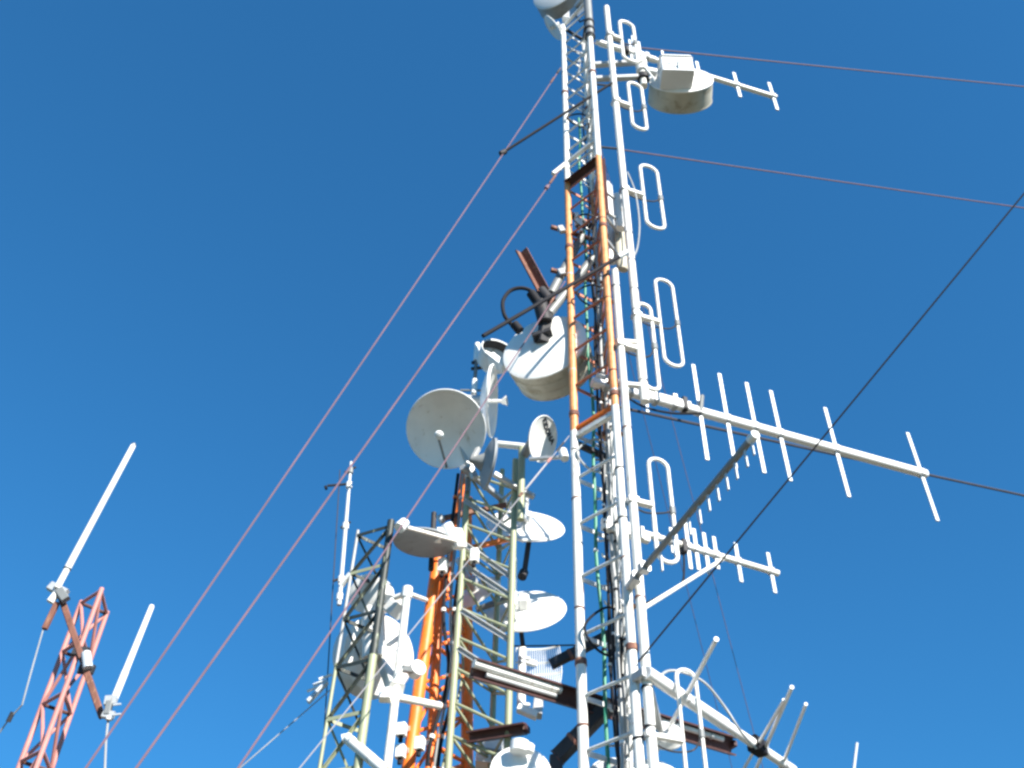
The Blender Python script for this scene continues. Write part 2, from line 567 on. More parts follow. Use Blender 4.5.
wire('guy_wire', 'red guy wire crossing before the large drum and the concave dish', 'guy wire', zl('L', 285) + V((-.06, -.05, 0)), P(235, 768, 5.7), 1.7, M['wire'], GG, extra=[(.06, .3, 1.5, 'rust')])
wire('guy_wire', 'grey guy wire with turnbuckle running down left below the printed dish', 'guy wire', zl('L', 436) + V((-.05, 0, 0)), P(296, 768, 6.0), 1.3, M['wire_grey'], GG, extra=[(.05, .16, 1.8, 'dark', 'turnbuckle'), (.11, .07, 2.6, 'red', 'turnbuckle'), (.17, .5, 1.5, 'wire_grey', 'turnbuckle'), (.25, .06, 2.5, 'rust', 'turnbuckle')])
wire('guy_wire', 'upper dark red guy wire leaving the mast head to the right', 'guy wire', zl('T', 42), P(1024, 86, 8.6), 1.5, M['wire_old'], GG, to_ground=True, sag=.002)
wire('guy_wire', 'lower dark red guy wire leaving the mast to the right', 'guy wire', zl('T', 145), P(1015, 206, 8.8), 1.6, M['wire_old'], GG, sag=.002)
wire('guy_wire', 'dark guy wire running out right below the longest yagi boom', 'guy wire', zl('T', 404), P(1024, 495, 9.6), 2.8, M['wire_dark'], GG, sag=.001)
wire('guy_wire', 'faint thin red wire dropping right past the second dipole', 'guy wire', zl('R', 130), P(740, 680, 9.8), .6, M['wire_old'], GG, sag=.0)
wire('guy_wire', 'faint thin red wire dropping close beside the lower dipole pole', 'guy wire', zl('R', 262), P(700, 640, 9.8), .6, M['wire_old'], GG, sag=.0)
wire('overhead_wire', 'thin black wire slanting from the right edge to the mast foot', 'wire', P(638, 662, 6.58), P(638, 662, 6.58) + (P(1060, 150, 4.3) - P(638, 662, 6.58)) * 4, 1.5, M['black'], to_ground=False, sag=.0)
wire('overhead_wire', 'short black wire level between the pale green tower and the tall mast', 'wire', P(509, 646, 7.75), P(577, 645, 7.05), 1.6, M['black'], to_ground=False, sag=.002)
for (x0, y0, x1, y1, Y, lab) in ((340, 470, 322, 768, 9.5, 'faint dark wire hanging just left of the whip antenna mast'),
                                 (330, 690, 240, 768, 8.0, 'faint thin wire slanting down left of the left green tower')):
    wire('hanging_wire', lab, 'wire', P(x0, y0, Y), P(x1, y1, Y), 1.2, M['greycable'] if x0 < 335 else M['wire_dark'], to_ground=True, sag=0)

# dark struts that stand the guys off the mast
s = thing('standoff_strut', 'upper dark strut poking left from near the mast head', 'strut', P(607, 84, 6.62))
_ga = zl('L', 68) + V((-.05, 0, 0))
_gp = along(_ga, P(83, 768, 6.2) - _ga, px=503)
MB().tube(_gp - V((.03, 0, .03)), _gp + V((.03, 0, .03)), .035, 10).build('clamp', M['dark'], s)
MB().tube(P(612, 83, 6.6), _gp, wpx(3.0, L0) / 2 * 1.25, 8).build('rod', M['black'], s)
s = thing('standoff_strut', 'lower dark strut crossing in front of the orange mast section', 'strut', P(625, 253, 6.5))
MB().tube(P(627, 252, 6.5), P(483, 336, 6.1), wpx(4.2, L0) / 2, 10).build('rod', M['black'], s)
MB().tube(P(627, 252, 6.5), P(618, 257, 6.48), wpx(7, L0) / 2, 10).build('clamp', M['galv'], s)

# ------------------------------------------------------------------ folded dipole arrays on their poles
HD = V((0.95, 0.31, 0)).normalized()
def dipole(root, p, xl, xr, yt, yb, yc, tube_px=3.0):
    c = vrow(p, yc)
    a = along(c, HD, px=xl)
    b = along(c, HD, px=xr)
    za = along(a, V((0, 0, 1)), py=yt).z
    zb = along(a, V((0, 0, 1)), py=yb).z
    w = (b - a).length
    rr = w / 2
    pts = []
    mid = (a + b) / 2
    for k in range(9):
        q = math.pi * (1 - k / 8)
        pts.append(V((mid.x, mid.y, za - rr)) + HD * (rr * math.cos(q)) + V((0, 0, rr * .9 * math.sin(q))))
    for k in range(9):
        q = math.pi * (k / 8)
        pts.append(V((mid.x, mid.y, zb + rr)) + HD * (rr * math.cos(q)) - V((0, 0, rr * .9 * math.sin(q))))
    r = wpx(tube_px, a) / 2
    lp = MB().path(pts, r, 10, closed=True).build('dipole_loop', M['white'], root)
    MB().bar(c - HD * .03, a, r * 3.4, r * 2.4).build('bracket', M['white'], lp)
    MB().bar(c - HD * .045, c + HD * .04, r * 5.0, r * 3.6).build('clamp', M['galv'], lp)
    # gap block and jumper cable between the two sides
    g_ = V((b.x, b.y, (za + zb) / 2))
    MB().tube(g_ - V((0, 0, r * 2)), g_ + V((0, 0, r * 2)), r * 1.5, 10).build('feed_block', M['grey_pipe'], lp)
    MB().path(smooth([c - V((0, 0, .05)), c.lerp(a, .6) - V((0, 0, .09)), a.lerp(b, .5) - V((0, 0, .05)), g_]), r * .45, 6).build('jumper', M['dark'], lp)
    return lp

pA = P(645, 402, 6.66)
A = thing('dipole_array', 'upper white pole carrying four folded dipole loops', 'antenna', pA, 'folded dipole arrays beside the tall mast')
rA = wpx(9.2, pA) / 2
mA = MB()
mA.tube(pA, vrow(pA, 8), rA, 16)
pole_ = mA.build('pole', M['white'], A)
MB().lathe([(rA * 1.0, 0), (rA * .95, rA * .5), (0, rA * .8)], vrow(pA, 8), V((0, 0, 1)), 16).build('cap', M['white'], pole_)
for args in ((621.5, 635.5, 19.5, 59, 36), (630.5, 644.5, 81, 127, 102), (643.5, 661, 163, 226, 190), (660, 678, 277, 364, 316)):
    dipole(A, pA, *args, tube_px=3.6)
for row in (74, 235, 262, 291, 312, 383):
    c = vrow(pA, row)
    MB().lathe([(rA * 1.1, 0), (rA * 1.14, .012), (rA * 1.1, .024)], c, V((.12, .3, 1)), 14).build('cable_tie', M['black'], A)
for row, dx in ((343, 0), (386, 0)):
    c = vrow(pA, row)
    tgt = at('R', c.z)
    MB().bar(c, tgt, rA * 1.1, rA * 1.0).build('pole_bracket', M['white'], A)
for row in (86, 149):
    c = vrow(pA, row)
    MB().tube(c, at('R', c.z), .014, 8).build('pole_bracket', M['dark'], A)
cc = vrow(pA, 172)
MB().path(smooth([cc + V((.06, 0, 0)), vrow(pA, 190) + V((.13, .02, 0)), vrow(pA, 220) + V((.14, .02, 0)), vrow(pA, 245) + V((.09, 0, 0)), vrow(pA, 258) + V((.03, -.02, 0))]), rA * .22, 6).build('feeder_loop', M['greycable'], A)

pB = P(638, 570, 6.60)
B = thing('dipole_array', 'lower white pole with folded dipoles beside the right mast leg', 'antenna', V((pB.x, pB.y, 0)), 'folded dipole arrays beside the tall mast')
rB = wpx(9.6, pB) / 2
pole_ = MB().tube(V((pB.x, pB.y, .6)), vrow(pB, 271), rB, 16).build('pole', M['white'], B)
MB().lathe([(rB, 0), (rB * .9, rB * .5), (0, rB * .8)], vrow(pB, 271), V((0, 0, 1)), 16).build('cap', M['white'], pole_)
for args in ((641.5, 655.5, 302, 388, 345), (652.5, 672.5, 456, 561, 501), (683, 703, 667, 800, 735)):
    dipole(B, pB, *args, tube_px=4.2)
for row in (288, 430, 600, 690, 730):
    c = vrow(pB, row)
    MB().lathe([(rB * 1.12, 0), (rB * 1.16, .014), (rB * 1.12, .028)], c, V((-.1, .3, 1)), 14).build('cable_tie', M['rust'] if row in (430, 600) else M['black'], B)
for row in (300, 432, 604, 735):
    c = vrow(pB, row)
    tgt = at('R', c.z - .02)
    MB().bar(c, tgt, rB * .9, rB * .8).build('pole_bracket', M['rust'], B)

# ------------------------------------------------------------------ yagi antennas
def yagi(lab, start, end, boom_w, els, mboom='white', mel='alu_dull', box=False, sleeve=None, elw=5.0, flat=True, elem_dir=None, clamps=True):
    root = thing('yagi_antenna', lab, 'antenna', start, 'yagi antennas on the tall mast')
    u = (end - start).normalized()
    if box:
        bo = MB().bar(start, end, boom_w, boom_w, bev=.15).build('boom', M[mboom], root)
    else:
        bo = MB().tube(start, end, boom_w / 2, 14).build('boom', M[mboom], root)
    for e_ in els:
        px, y0, y1 = e_[:3]
        c = along(start, u, px=px)
        if elem_dir is None:
            d = V((0, 0, 1))
        else:
            d = elem_dir
        if len(e_) > 4:
            a = PZ(e_[4], y0, c.z); b = c - (a - c)
        else:
            a = along(c, d, py=y0); b = along(c, d, py=y1)
        w = wpx(e_[3] if len(e_) > 3 else elw, c)
        if flat:
            m_ = MB().bar(a, b, w * .35, w * .8, up=u)
        else:
            m_ = MB().tube(a, b, w / 2, 10)
        el = m_.build('element', M[mel], root)
        if clamps: MB().bar(c - u * w * .4, c + u * w * .4, boom_w * 1.06, boom_w * 1.1).build('element_clamp', M['galv'], el)
    return root, bo, u

# long yagi at mid height
s0 = P(592, 382, 6.93); e0 = PZ(926, 474.5, s0.z)
bw = wpx(8.5, s0)
y2, bo, u = yagi('longest yagi, tall vertical elements along a bright square boom', s0, e0, bw,
    [(700, 365, 460), (727, 374, 468), (755, 383, 473), (780, 391, 481), (836, 408, 497), (921, 433, 521), (646, 378, 412, 4)], 'gloss', elw=5.0, box=True)
p1, p2 = along(s0, u, px=597), along(s0, u, px=690)
MB().tube(p1 + V((0, 0, .10)), along(s0, u, px=640) + V((0, 0, .10)), bw * .42, 12).build('support_tube', M['white'], y2)
MB().bar(along(s0, u, px=638) + V((0, 0, .045)), p2 + V((0, 0, .045)), bw * .9, bw * .8).build('support_tube', M['gloss'], y2)
for px in (606, 630, 655, 674, 684):
    c = along(s0, u, px=px) + V((0, 0, .03))
    MB().bar(c - u * .02, c + u * .02, bw * 1.25, bw * 2.1).build('boom_clamp', M['galv'] if px != 684 else M['dark'], y2)
c = along(s0, u, px=700)
MB().tube(c + V((0, -.03, -.02)), c + V((.03, -.06, .17)), bw * .28, 10).build('feed_stub', M['grey_pipe'], y2)
MB().path(smooth([c + V((0, -.03, -.05)), along(s0, u, px=670) - V((0, 0, .13)), along(s0, u, px=640) - V((0, 0, .14)), at('R', s0.z - .35)]), bw * .14, 6).build('coax_lead', M['black'], y2)

# shorter yagi below it
s0 = P(602, 521, 6.95); e0 = PZ(778, 573.5, s0.z)
bw = wpx(7.0, s0)
y3, bo, u = yagi('short yagi with closely spaced elements beside the lower dipole', s0, e0, bw,
    [(656, 514, 552), (672, 528, 553), (688, 521, 569), (696, 529, 570), (706, 533, 574), (716, 537, 569), (738, 543, 582), (771, 553, 593)], 'white', elw=5.0)
MB().bar(along(s0, u, px=602) + V((0, 0, -.06)), along(s0, u, px=648) + V((0, 0, -.06)), bw * 1.0, bw * 1.0).build('support_tube', M['white'], y3)
for px in (608, 626, 640, 683):
    c = along(s0, u, px=px) - V((0, 0, .02))
    MB().bar(c - u * .02, c + u * .02, bw * 1.3, bw * 2.3).build('boom_clamp', M['galv'] if px != 683 else M['dark'], y3)
MB().tube(vrow(pB, 610), along(s0, u, px=722) - V((0, 0, .03)), wpx(4.2, s0) / 2, 10).build('brace_tube', M['white'], y3)
c = along(s0, u, px=683)
MB().path(smooth([c, c - V((.01, 0, .2)), c - V((.04, 0, .38)), c - V((.12, 0, .46)), vrow(pB, 606)]), bw * .15, 6).build('coax_lead', M['black'], y3)

# grey boom yagi reaching out over the camera
s0 = P(634, 580, 6.5); e0 = PZ(754, 436, s0.z)
bw = wpx(7.2, s0.lerp(e0, .5))
els = []
for i, (px, a, b) in enumerate(((660, 552, 571), (673, 532, 556), (688, 515, 535), (698, 503, 524), (707, 492, 511), (716, 481, 501), (725, 470, 490), (734, 459, 479), (744, 447, 467), (751, 438, 455))):
    els.append((px, a + 1, b))
y4, bo, u = yagi('yagi on a dark grey boom reaching up right towards the viewer', s0, e0, bw, els, 'grey_pipe', elw=4.0, clamps=False)
MB().tube(e0 - u * .05, e0 + u * .02, bw * .62, 14).build('end_cap', M['radome'], y4)
for k in (.02, .1):
    c = s0.lerp(e0, k)
    MB().bar(c - u * .03, c + u * .03, bw * 1.6, bw * 1.6).build('boom_clamp', M['galv'], y4)
MB().bar(s0, at('R', s0.z), bw * 1.1, bw * 1.1).build('mount_arm', M['galv'], y4)

# bright low yagi with slanted elements
s0 = P(646, 672, 6.52); e0 = PZ(793, 770, s0.z)
bw = wpx(11, s0)
u = (e0 - s0).normalized()
ed = V((u.y, -u.x, 0)) * .83 + V((0, 0, .0))
ed = (PZ(715, 639, s0.z) - PZ(681, 703, s0.z)).normalized()
y5, bo, u = yagi('low yagi whose shining boom points down right with slanted elements', s0, e0, bw,
    [(685, 639, 772, 4.6), (757, 700, 800, 3.4, 784), (764, 687, 800, 4.0, 792), (783, 704, 800, 3.4, 806)], 'gloss', elem_dir=ed, flat=False, mel='gloss')
MB().tube(s0, s0.lerp(e0, .5), bw * .62, 14).build('boom_sleeve', M['gloss'], y5)
c = along(s0, u, px=757)
MB().bar(c - u * .07, c + u * .07, bw * 1.3, bw * 1.6).build('feed_box', M['black'], y5)
MB().path(smooth([c - V((0, 0, .03)), P(742, 733, 7.0), P(724, 706, 6.9), P(706, 684, 6.8), P(688, 674, 6.75), P(668, 671, 6.7), P(652, 684, 6.6)]), bw * .13, 6).build('coax_lead', M['greycable'], y5)
MB().bar(s0, at('R', s0.z), bw * .9, bw * .9).build('mount_arm', M['galv'], y5)

# yagi at the mast head, beyond the box drum
s0 = P(596, 42, 6.9); e0 = PZ(776, 97.5, s0.z)
bw = wpx(5.5, s0)
y1, bo, u = yagi('top yagi whose boom runs out behind the drum at mast head', s0, e0, bw,
    [(631, 40, 60, 3), (634.5, 36, 62, 3), (640.5, 42, 56, 3), (664, 51, 66, 3), (699, 62, 82), (737, 73, 97), (773, 83, 110)], 'white', elw=4.2)
MB().tube(along(s0, u, px=600), along(s0, u, px=655), bw * .62, 12).build('boom_sleeve', M['white'], y1)
for px in (626, 646):
    c = along(s0, u, px=px)
    MB().bar(c - u * .03, c + u * .03, bw * 1.5, bw * 1.8).build('boom_clamp', M['dark'] if px == 626 else M['galv'], y1)
# small end of a far yagi at the bottom edge
s0 = P(845, 790, 7.4); e0 = PZ(870, 800, s0.z)
f5 = thing('yagi_antenna', 'tip of an antenna rod just showing at the bottom edge', 'antenna', s0)
MB().tube(P(850, 800, 7.4), P(857, 743, 7.4), wpx(3, s0) / 2, 8).build('element', M['alu_dull'], f5)
MB().tube(V((pB.x, pB.y, P(840, 790, 7.4).z - .55)), P(858, 790, 7.4), wpx(7, s0) / 2, 10).build('boom', M['alu_dull'], f5)

# ------------------------------------------------------------------ dishes and drums
def bowl(D, depth, th, n=10):
    """front face concave, back convex; heights along +axis = facing direction, rim at 0"""
    R_ = D / 2
    fr = [(R_ * k / n, -depth * (1 - (k / n) ** 2)) for k in range(n, -1, -1)]
    bk = [(R_ * k / n, -depth * (1 - (k / n) ** 2) - th) for k in range(0, n + 1)]
    return [(R_, 0.0)] + fr[1:] + [(0, -depth - th)] + bk[1:] + [(R_ * 1.015, -th), (R_ * 1.015, 0.0), (R_, 0.0)]
def open_dish(name, lab, c, n, D, depth=.16, m='grey_dish', group=None, ell=1.0, ea=None, th=.012, cat='dish'):
    root = thing(name, lab, cat, c, group)
    refl = MB().lathe(bowl(D, D * depth, th), c, n, 64, ell=ell, ea=ea).build('reflector', M[m], root, crease=50)
    rim = MB()
    a, b = frame(n)
    if ea is not None:
        a = (ea - n * ea.dot(n)).normalized(); b = n.cross(a)
    pts = [c + a * (D * .508 * math.cos(2 * math.pi * k / 64)) + b * (D * .508 * ell * math.sin(2 * math.pi * k / 64)) for k in range(64)]
    rim.path(pts, D * .012, 6, closed=True).build('rim', M[m], root)
    return root
def drum(name, lab, c, n, D, length, m_face='radome', m_side='grimy', group=None, taper=1.0, rings=2, cat='drum antenna'):
    """shrouded dish: near (back) face at c with outward normal n, body runs away along -n"""
    root = thing(name, lab, cat, c - n * length, group)
    R_ = D / 2
    MB().lathe([(0, R_ * .10), (R_ * .3, R_ * .085), (R_ * .6, R_ * .05), (R_ * .9, R_ * .01), (R_, -R_ * .02), (R_, -R_ * .06), (0, -R_ * .06)], c, n, 64).build('back_shell', M[m_face], root)
    prof = [(R_ * .985, -R_ * .061)]
    R2 = R_ * taper
    prof += [(R2 * 1.0, -length), (R2 * .93, -length - R_ * .05), (0, -length - R_ * .11)]
    sh = MB().lathe(prof, c, n, 64).build('shroud', M[m_side], root)
    for k in range(rings):
        q = (k + 1) / (rings + 0.001)
        rr = R_ + (R2 - R_) * q
        hh = -R_ * .06 - (length - R_ * .06) * q
        MB().lathe([(rr * 1.0, hh), (rr * 1.010, hh + .004), (rr * 1.010, hh + .018), (rr * 1.0, hh + .026)], c, n, 64, close=True).build('band', M[m_side], sh)
    return root

# 1 open dish facing left
c, n, D = disc(446, 429, 7.35, 78, .975, (-.75, .66))
d1 = open_dish('dish_antenna', 'open concave grey dish facing the viewer, upper left of the green tower', c, n, D, .17, 'radome')
dn = (-UP - n * (-UP).dot(n)).normalized()
fp = c + n * D * .52
st = MB().path([c + dn * D * .49, fp + dn * D * .06, fp], D * .016, 10).build('feed_arm', M['grey_pipe'], d1)
MB().lathe([(0, .045), (.034, .03), (.046, 0), (.034, -.03), (0, -.042)], fp, n, 20).build('feed_cap', M['radome'], d1)
hub = c - n * (D * .17)
MB().tube(hub, hub - n * .22, D * .16, 20).build('hub', M['galv'], d1)
MB().bar(hub - n * .16, P(475, 478, 7.62), .06, .06).build('mount_arm', M['galv'], d1)

# 2 shrouded dish whose mouth opens up right
c, n, D = disc(498, 350, 7.55, 34, .52, (.38, -.92))
d2 = thing('shrouded_dish', 'small shrouded dish with a dark mouth left of the large drum', 'dish', c)
R_ = D / 2
sh = MB().lathe([(R_, 0), (R_ * 1.03, -.02), (R_ * 1.0, -D * .5), (R_ * .55, -D * .72), (0, -D * .76)], c, n, 48).build('shroud', M['radome'], d2)
MB().lathe([(R_ * .956, -.004), (R_ * .94, -D * .34)], c, n, 48).build('liner', M['dark'], sh)
MB().lathe([(R_ * .955, 0), (R_ * 1.04, .008), (R_ * 1.06, -.02), (R_ * 1.01, -.03)], c, n, 48).build('rim', M['grey_dish'], d2)
MB().lathe([(R_ * .938, -D * .28), (R_ * .6, -D * .38), (R_ * .2, -D * .42), (0, -D * .42)], c, n, 48).build('reflector', M['radome'], d2)
b0 = P(500, 360, 7.5)
MB().bar(P(491, 357, 7.45), P(505, 368, 7.45), .11, .09).build('junction_box', M['radome'], d2)

# 3 edge-on white dish with horn
c, n, D = disc(492.5, 401, 7.45, 72, .13, (1, .02))
d3 = open_dish('dish_antenna', 'white dish seen edge on with small horn pointing right', c, n, D, .14, 'radome', th=.02)
h0, h1 = c - n * D * .08, c + n * .12
MB().tube(h0, h1, .018, 10).build('feed_arm', M['radome'], d3)
MB().lathe([(0, -.03), (.02, -.03), (.055, .03), (.05, .03), (0, .0)], h1, (n + V((0, -.2, .1))).normalized(), 20).build('feed_horn', M['radome'], d3)
MB().tube(c - n * D * .12, c - n * (D * .12 + .2), .06, 14).build('hub', M['galv'], d3)

# 4 grey dish turned away
c, n, D = disc(490, 464, 7.4, 52, .17, (-.97, -.22))
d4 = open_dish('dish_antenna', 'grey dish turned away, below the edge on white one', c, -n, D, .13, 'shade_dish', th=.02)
MB().lathe([(D * .22, 0), (D * .08, D * .22), (D * .06, D * .30), (0, D * .30)], c + n * D * .10, n, 24).build('back_cone', M['grey_pipe'], d4)
MB().bar(c + n * D * .35, P(478, 449, 7.45), .045, .045).build('mount_arm', M['galv'], d4)
MB().bar(P(494, 474, 7.42), P(534, 497, 7.62), .05, .05).build('mount_arm', M['galv'], d4)

# 5 oval dish with printed lettering
c, n, D = disc(543, 439, 7.25, 47, .58, (1, .12))
d5 = open_dish('dish_antenna', 'oval white dish with dark printed lettering beside the mast leg', c, n, D, .07, 'radome', ell=.97)
cu = bpy.data.curves.new('lettering', 'FONT')
cu.body = "KIDDNA"; cu.align_x = 'CENTER'; cu.align_y = 'CENTER'; cu.size = D * .165; cu.space_character = 1.08; cu.offset = .005
tmp = bpy.data.objects.new('tmp', cu); COL.objects.link(tmp)
dg = bpy.context.evaluated_depsgraph_get()
me = bpy.data.meshes.new_from_object(tmp.evaluated_get(dg))
bpy.data.objects.remove(tmp)
def onplane(px, py):
    d = ray(px, py)
    return CAM_POS + d * ((c - CAM_POS).dot(n) / d.dot(n))
tx = (onplane(553, 442) - onplane(545, 420)).normalized(); ty = n.cross(tx).normalized()
tc = onplane(549, 431)
for v_ in me.vertices:
    q = tc + tx * v_.co.x + ty * v_.co.y
    rr = (q - c).length / (D / 2)
    q = q - n * (D * .07 * (1 - rr * rr)) + n * .004
    v_.co = q - c
me.materials.clear(); me.materials.append(M['lettering'])
lt = bpy.data.objects.new('lettering', me); COL.objects.link(lt); lt.parent = d5
arm_s, arm_e = P(530, 459, 7.2), P(565, 457, 7.02)
MB().bar(arm_s, arm_e, .035, .03).build('feed_arm', M['galv'], d5)
MB().tube(arm_e + V((.0, 0, -.02)), arm_e + V((-.02, .03, .10)), .04, 14).build('feed_horn', M['radome'], d5)
bk = P(527, 452, 7.45)
MB().bar(c - n * (D * .09 + .06), P(524, 455, 7.5), .08, .08).build('bracket', M['grey_pipe'], d5)
MB().tube(P(497, 444, 7.6), P(526, 447, 7.5), .035, 12).build('mount_arm', M['white'], d5)
MB().tube(P(522, 448, 7.5), vrow(P(522, 448, 7.5), 520), .035, 12).build('mount_pipe', M['green'], d5)

# 6 shaded dish seen from below
c, n, D = disc(424, 543, 7.5, 60, .46, (-.12, .99))
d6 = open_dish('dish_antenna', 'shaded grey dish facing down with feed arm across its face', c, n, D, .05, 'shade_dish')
a0, a1 = P(457, 541, 7.35), P(402, 526, 7.02)
MB().bar(a0, a1, .025, .03).build('feed_arm', M['white'], d6)
MB().tube(P(399, 528, 7.02), P(405, 523, 7.05), .05, 16).build('feed_horn', M['radome'], d6)
MB().tube(P(446, 525, 7.45), P(453, 540, 7.5), .06, 14).build('bracket', M['radome'], d6)
MB().bar(P(436, 535, 7.45), P(446, 536, 7.5), .10, .12).build('bracket', M['radome'], d6)
MB().bar(P(455, 530, 7.5), P(460, 548, 7.55), .09, .12).build('bracket', M['radome'], d6)
MB().tube(P(434, 513, 7.8), P(431, 570, 7.8), .026, 12).build('mount_pipe', M['dark'], d6)

# 7, 8 two dishes seen from behind and below
for (px, py, mj, q, md, lab, yy) in ((525.5, 526, 76, .36, (.10, -.99), 'white dish tilted away, upper of two right of the green tower', 8.75),
                                     (525, 611, 80, .46, (-.10, -.99), 'white dish tilted away, lower of two right of the green tower', 8.7)):
    c, n, D = disc(px, py, yy, mj, q, md)
    d7 = open_dish('dish_antenna', lab, c, -n, D, .03, 'radome', th=.015, group='two tilted dishes behind the green tower')
    bx = c + n * .1 + V((-.03, -.02, 0))
    MB().bar(c + n * .03, c + n * .15, .10, .13).build('bracket', M['radome'], d7)
    if py < 560:
        MB().tube(vrow(bx, 540), vrow(bx, 492), .045, 14).build('mount_pipe', M['radome'], d7)
        for r_ in (499, 504):
            MB().tube(vrow(bx, r_), vrow(bx, r_ - 1.5), .058, 14).build('clamp', M['galv'], d7)
        MB().bar(P(529, 540, 8.80), P(524, 575, 8.90), .05, .04).build('feed_arm', M['dark'], d7)
        MB().tube(P(524, 572, 8.90), P(522, 577, 8.87), .05, 12).build('feed_horn', M['dark'], d7)
        MB().bar(P(462, 467, 7.55), P(527, 520, 8.6), .055, .055).build('mount_arm', M['galv'], d7)
    else:
        bx = c + n * .14 + V((-.12, -.02, 0))
        MB().tube(vrow(bx, 616), vrow(bx, 559), .045, 14).build('mount_pipe', M['radome'], d7)
        MB().bar(bx + V((0, 0, .03)), bx + V((.02, 0, -.12)), .12, .10).build('clamp', M['radome'], d7)
        MB().bar(P(521, 630, 8.75), P(524, 655, 8.85), .04, .04).build('feed_arm', M['dark'], d7)
        MB().bar(bx - V((.35, -.1, .1)), bx, .05, .05).build('mount_arm', M['grey_pipe'], d7)

# 9 oblong dish behind the green bracing
c, n, D = disc(477, 593, 8.25, 52, .32, (-.5, -.86))
d9 = open_dish('dish_antenna', 'narrow white dish slanting behind the green tower bracing', c, -n, D, .08, 'radome')
MB().bar(c + n * .05, c + n * .16, .10, .12).build('bracket', M['galv'], d9)
MB().bar(c + n * .12, P(458, 560, 8.3), .05, .05).build('mount_arm', M['white'], d9)

# large drum
c, n, D = disc(544, 346, 7.15, 88, .62, (-.42, -.9))
dC = drum('drum_antenna', 'largest white drum antenna with grimy underside left of the orange mast section', c, n, D, D * .42, 'radome', 'grimy', taper=.93, rings=3)
MB().bar(c + n * .04 + V((-.10, 0, .06)), c + n * .10 + V((.12, 0, .10)), .14, .06).build('back_bracket', M['dark'], dC)
j = P(547, 312, 7.0)
for (a, b) in (((582, 236), (551, 294)), ((593, 258), (549, 314))):
    MB().tube(P(*a, 7.12), P(*b, 7.0), wpx(9.5, j) / 2, 14).build('mount_pipe', M['grey_pipe'], dC)  # darker grey stands in for the shadow on these pipes
MB().tube(P(541, 291, 6.98), P(551, 303, 6.98), .065, 14).build('swivel', M['dark'], dC)
MB().tube(P(540, 303, 6.95), P(545, 322, 7.0), .08, 14).build('swivel', M['dark'], dC)
MB().bar(j, c + n * .05, .11, .11).build('mount_arm', M['dark'], dC)
for (x0, y0, x1, y1) in ((551, 227, 578, 235), (551, 270, 578, 277)):
    p0 = P(x0, y0, 6.98)
    p1 = PZ(x1 + 24, y0 + (y1 - y0) * 51 / 27., p0.z)
    MB().bar(p0, p1, .045, .045).build('clamp_beam', M['rust'], dC)
    MB().bar(P(x0 + 9, y0, 6.96), P(x0 + 12, y0 + 5, 6.96), .05, .07).build('clamp_plate', M['galv'], dC)
MB().path(smooth([P(536, 299, 6.95), P(531, 291, 6.92), P(521, 288, 6.9), P(510, 291, 6.9), P(503, 301, 6.9), P(504, 314, 6.9), P(510, 323, 6.92), P(517, 328, 6.95)]), wpx(4.0, j) / 2, 10).build('waveguide', M['black'], dC)
MB().tube(P(514, 324, 6.94), P(520, 331, 6.96), .05, 12).build('connector', M['black'], dC)
MB().tube(P(531, 293, 6.92), P(538, 303, 6.95), .055, 12).build('connector', M['black'], dC)
st = thing('steel_angle', 'short rusty steel angle sticking up above the largest drum', 'steel bar', P(543, 291, 6.95))
MB().angle(P(543, 291, 6.95), P(521, 250, 6.85), .105, .016, V((-1, -1, 0))).build('flange', M['rust'], st)

# boxed drum at the mast head, right
c, n, D = disc(681, 79, 6.9, 64, .36, (.05, -.99))
c2, n2, D2 = c, n, D
dB = drum('drum_antenna', 'grey drum antenna carrying an equipment box at the mast head', c, n, D, D * .36, 'radome', 'grimy', taper=1.0, rings=1)
bc = P(676, 74, 6.72)
bx = MB().bar(bc - V((0, 0, .17)), bc + V((0, 0, .20)), wpx(32, bc), .30, up=V((0, 1, 0)), bev=.05).build('equipment_box', M['grey_dish'], dB)
MB().bar(bc + V((0, 0, .21)), bc + V((0, 0, .23)), wpx(34, bc), .34, up=V((0, 1, 0))).build('lid', M['radome'], bx)
MB().path([bc + V((-.05, -.16, -.1)), bc + V((.0, -.2, .02)), bc + V((.03, -.2, -.1)), bc + V((.02, -.17, .1))], .012, 6).build('patch_cable', M['radome'], bx)
mp_ = P(642, 70, 6.85)
MB().tube(vrow(mp_, 86), vrow(mp_, 54), .05, 14).build('mount_pipe', M['white'], dB)
for (x0, y0, x1, y1) in ((594, 65, 645, 62), (596, 79, 645, 77)):
    MB().bar(P(x0, y0, 6.8), P(x1, y1, 6.85), .075, .07).build('mount_arm', M['galv'], dB)
for r_ in (60, 66, 72, 80):
    MB().tube(vrow(mp_, r_), vrow(mp_, r_ - 3.5), .085, 14).build('clamp', M['radome'] if r_ != 80 else M['dark'], dB)
MB().bar(mp_, c + n * .02, .09, .09).build('mount_arm', M['radome'], dB)
MB().path([mp_ + V((.05, -.05, -.05)), P(655, 80, 6.7), P(662, 66, 6.62), bc + V((-.1, -.16, 0))], .014, 6).build('jumper', M['radome'], dB)

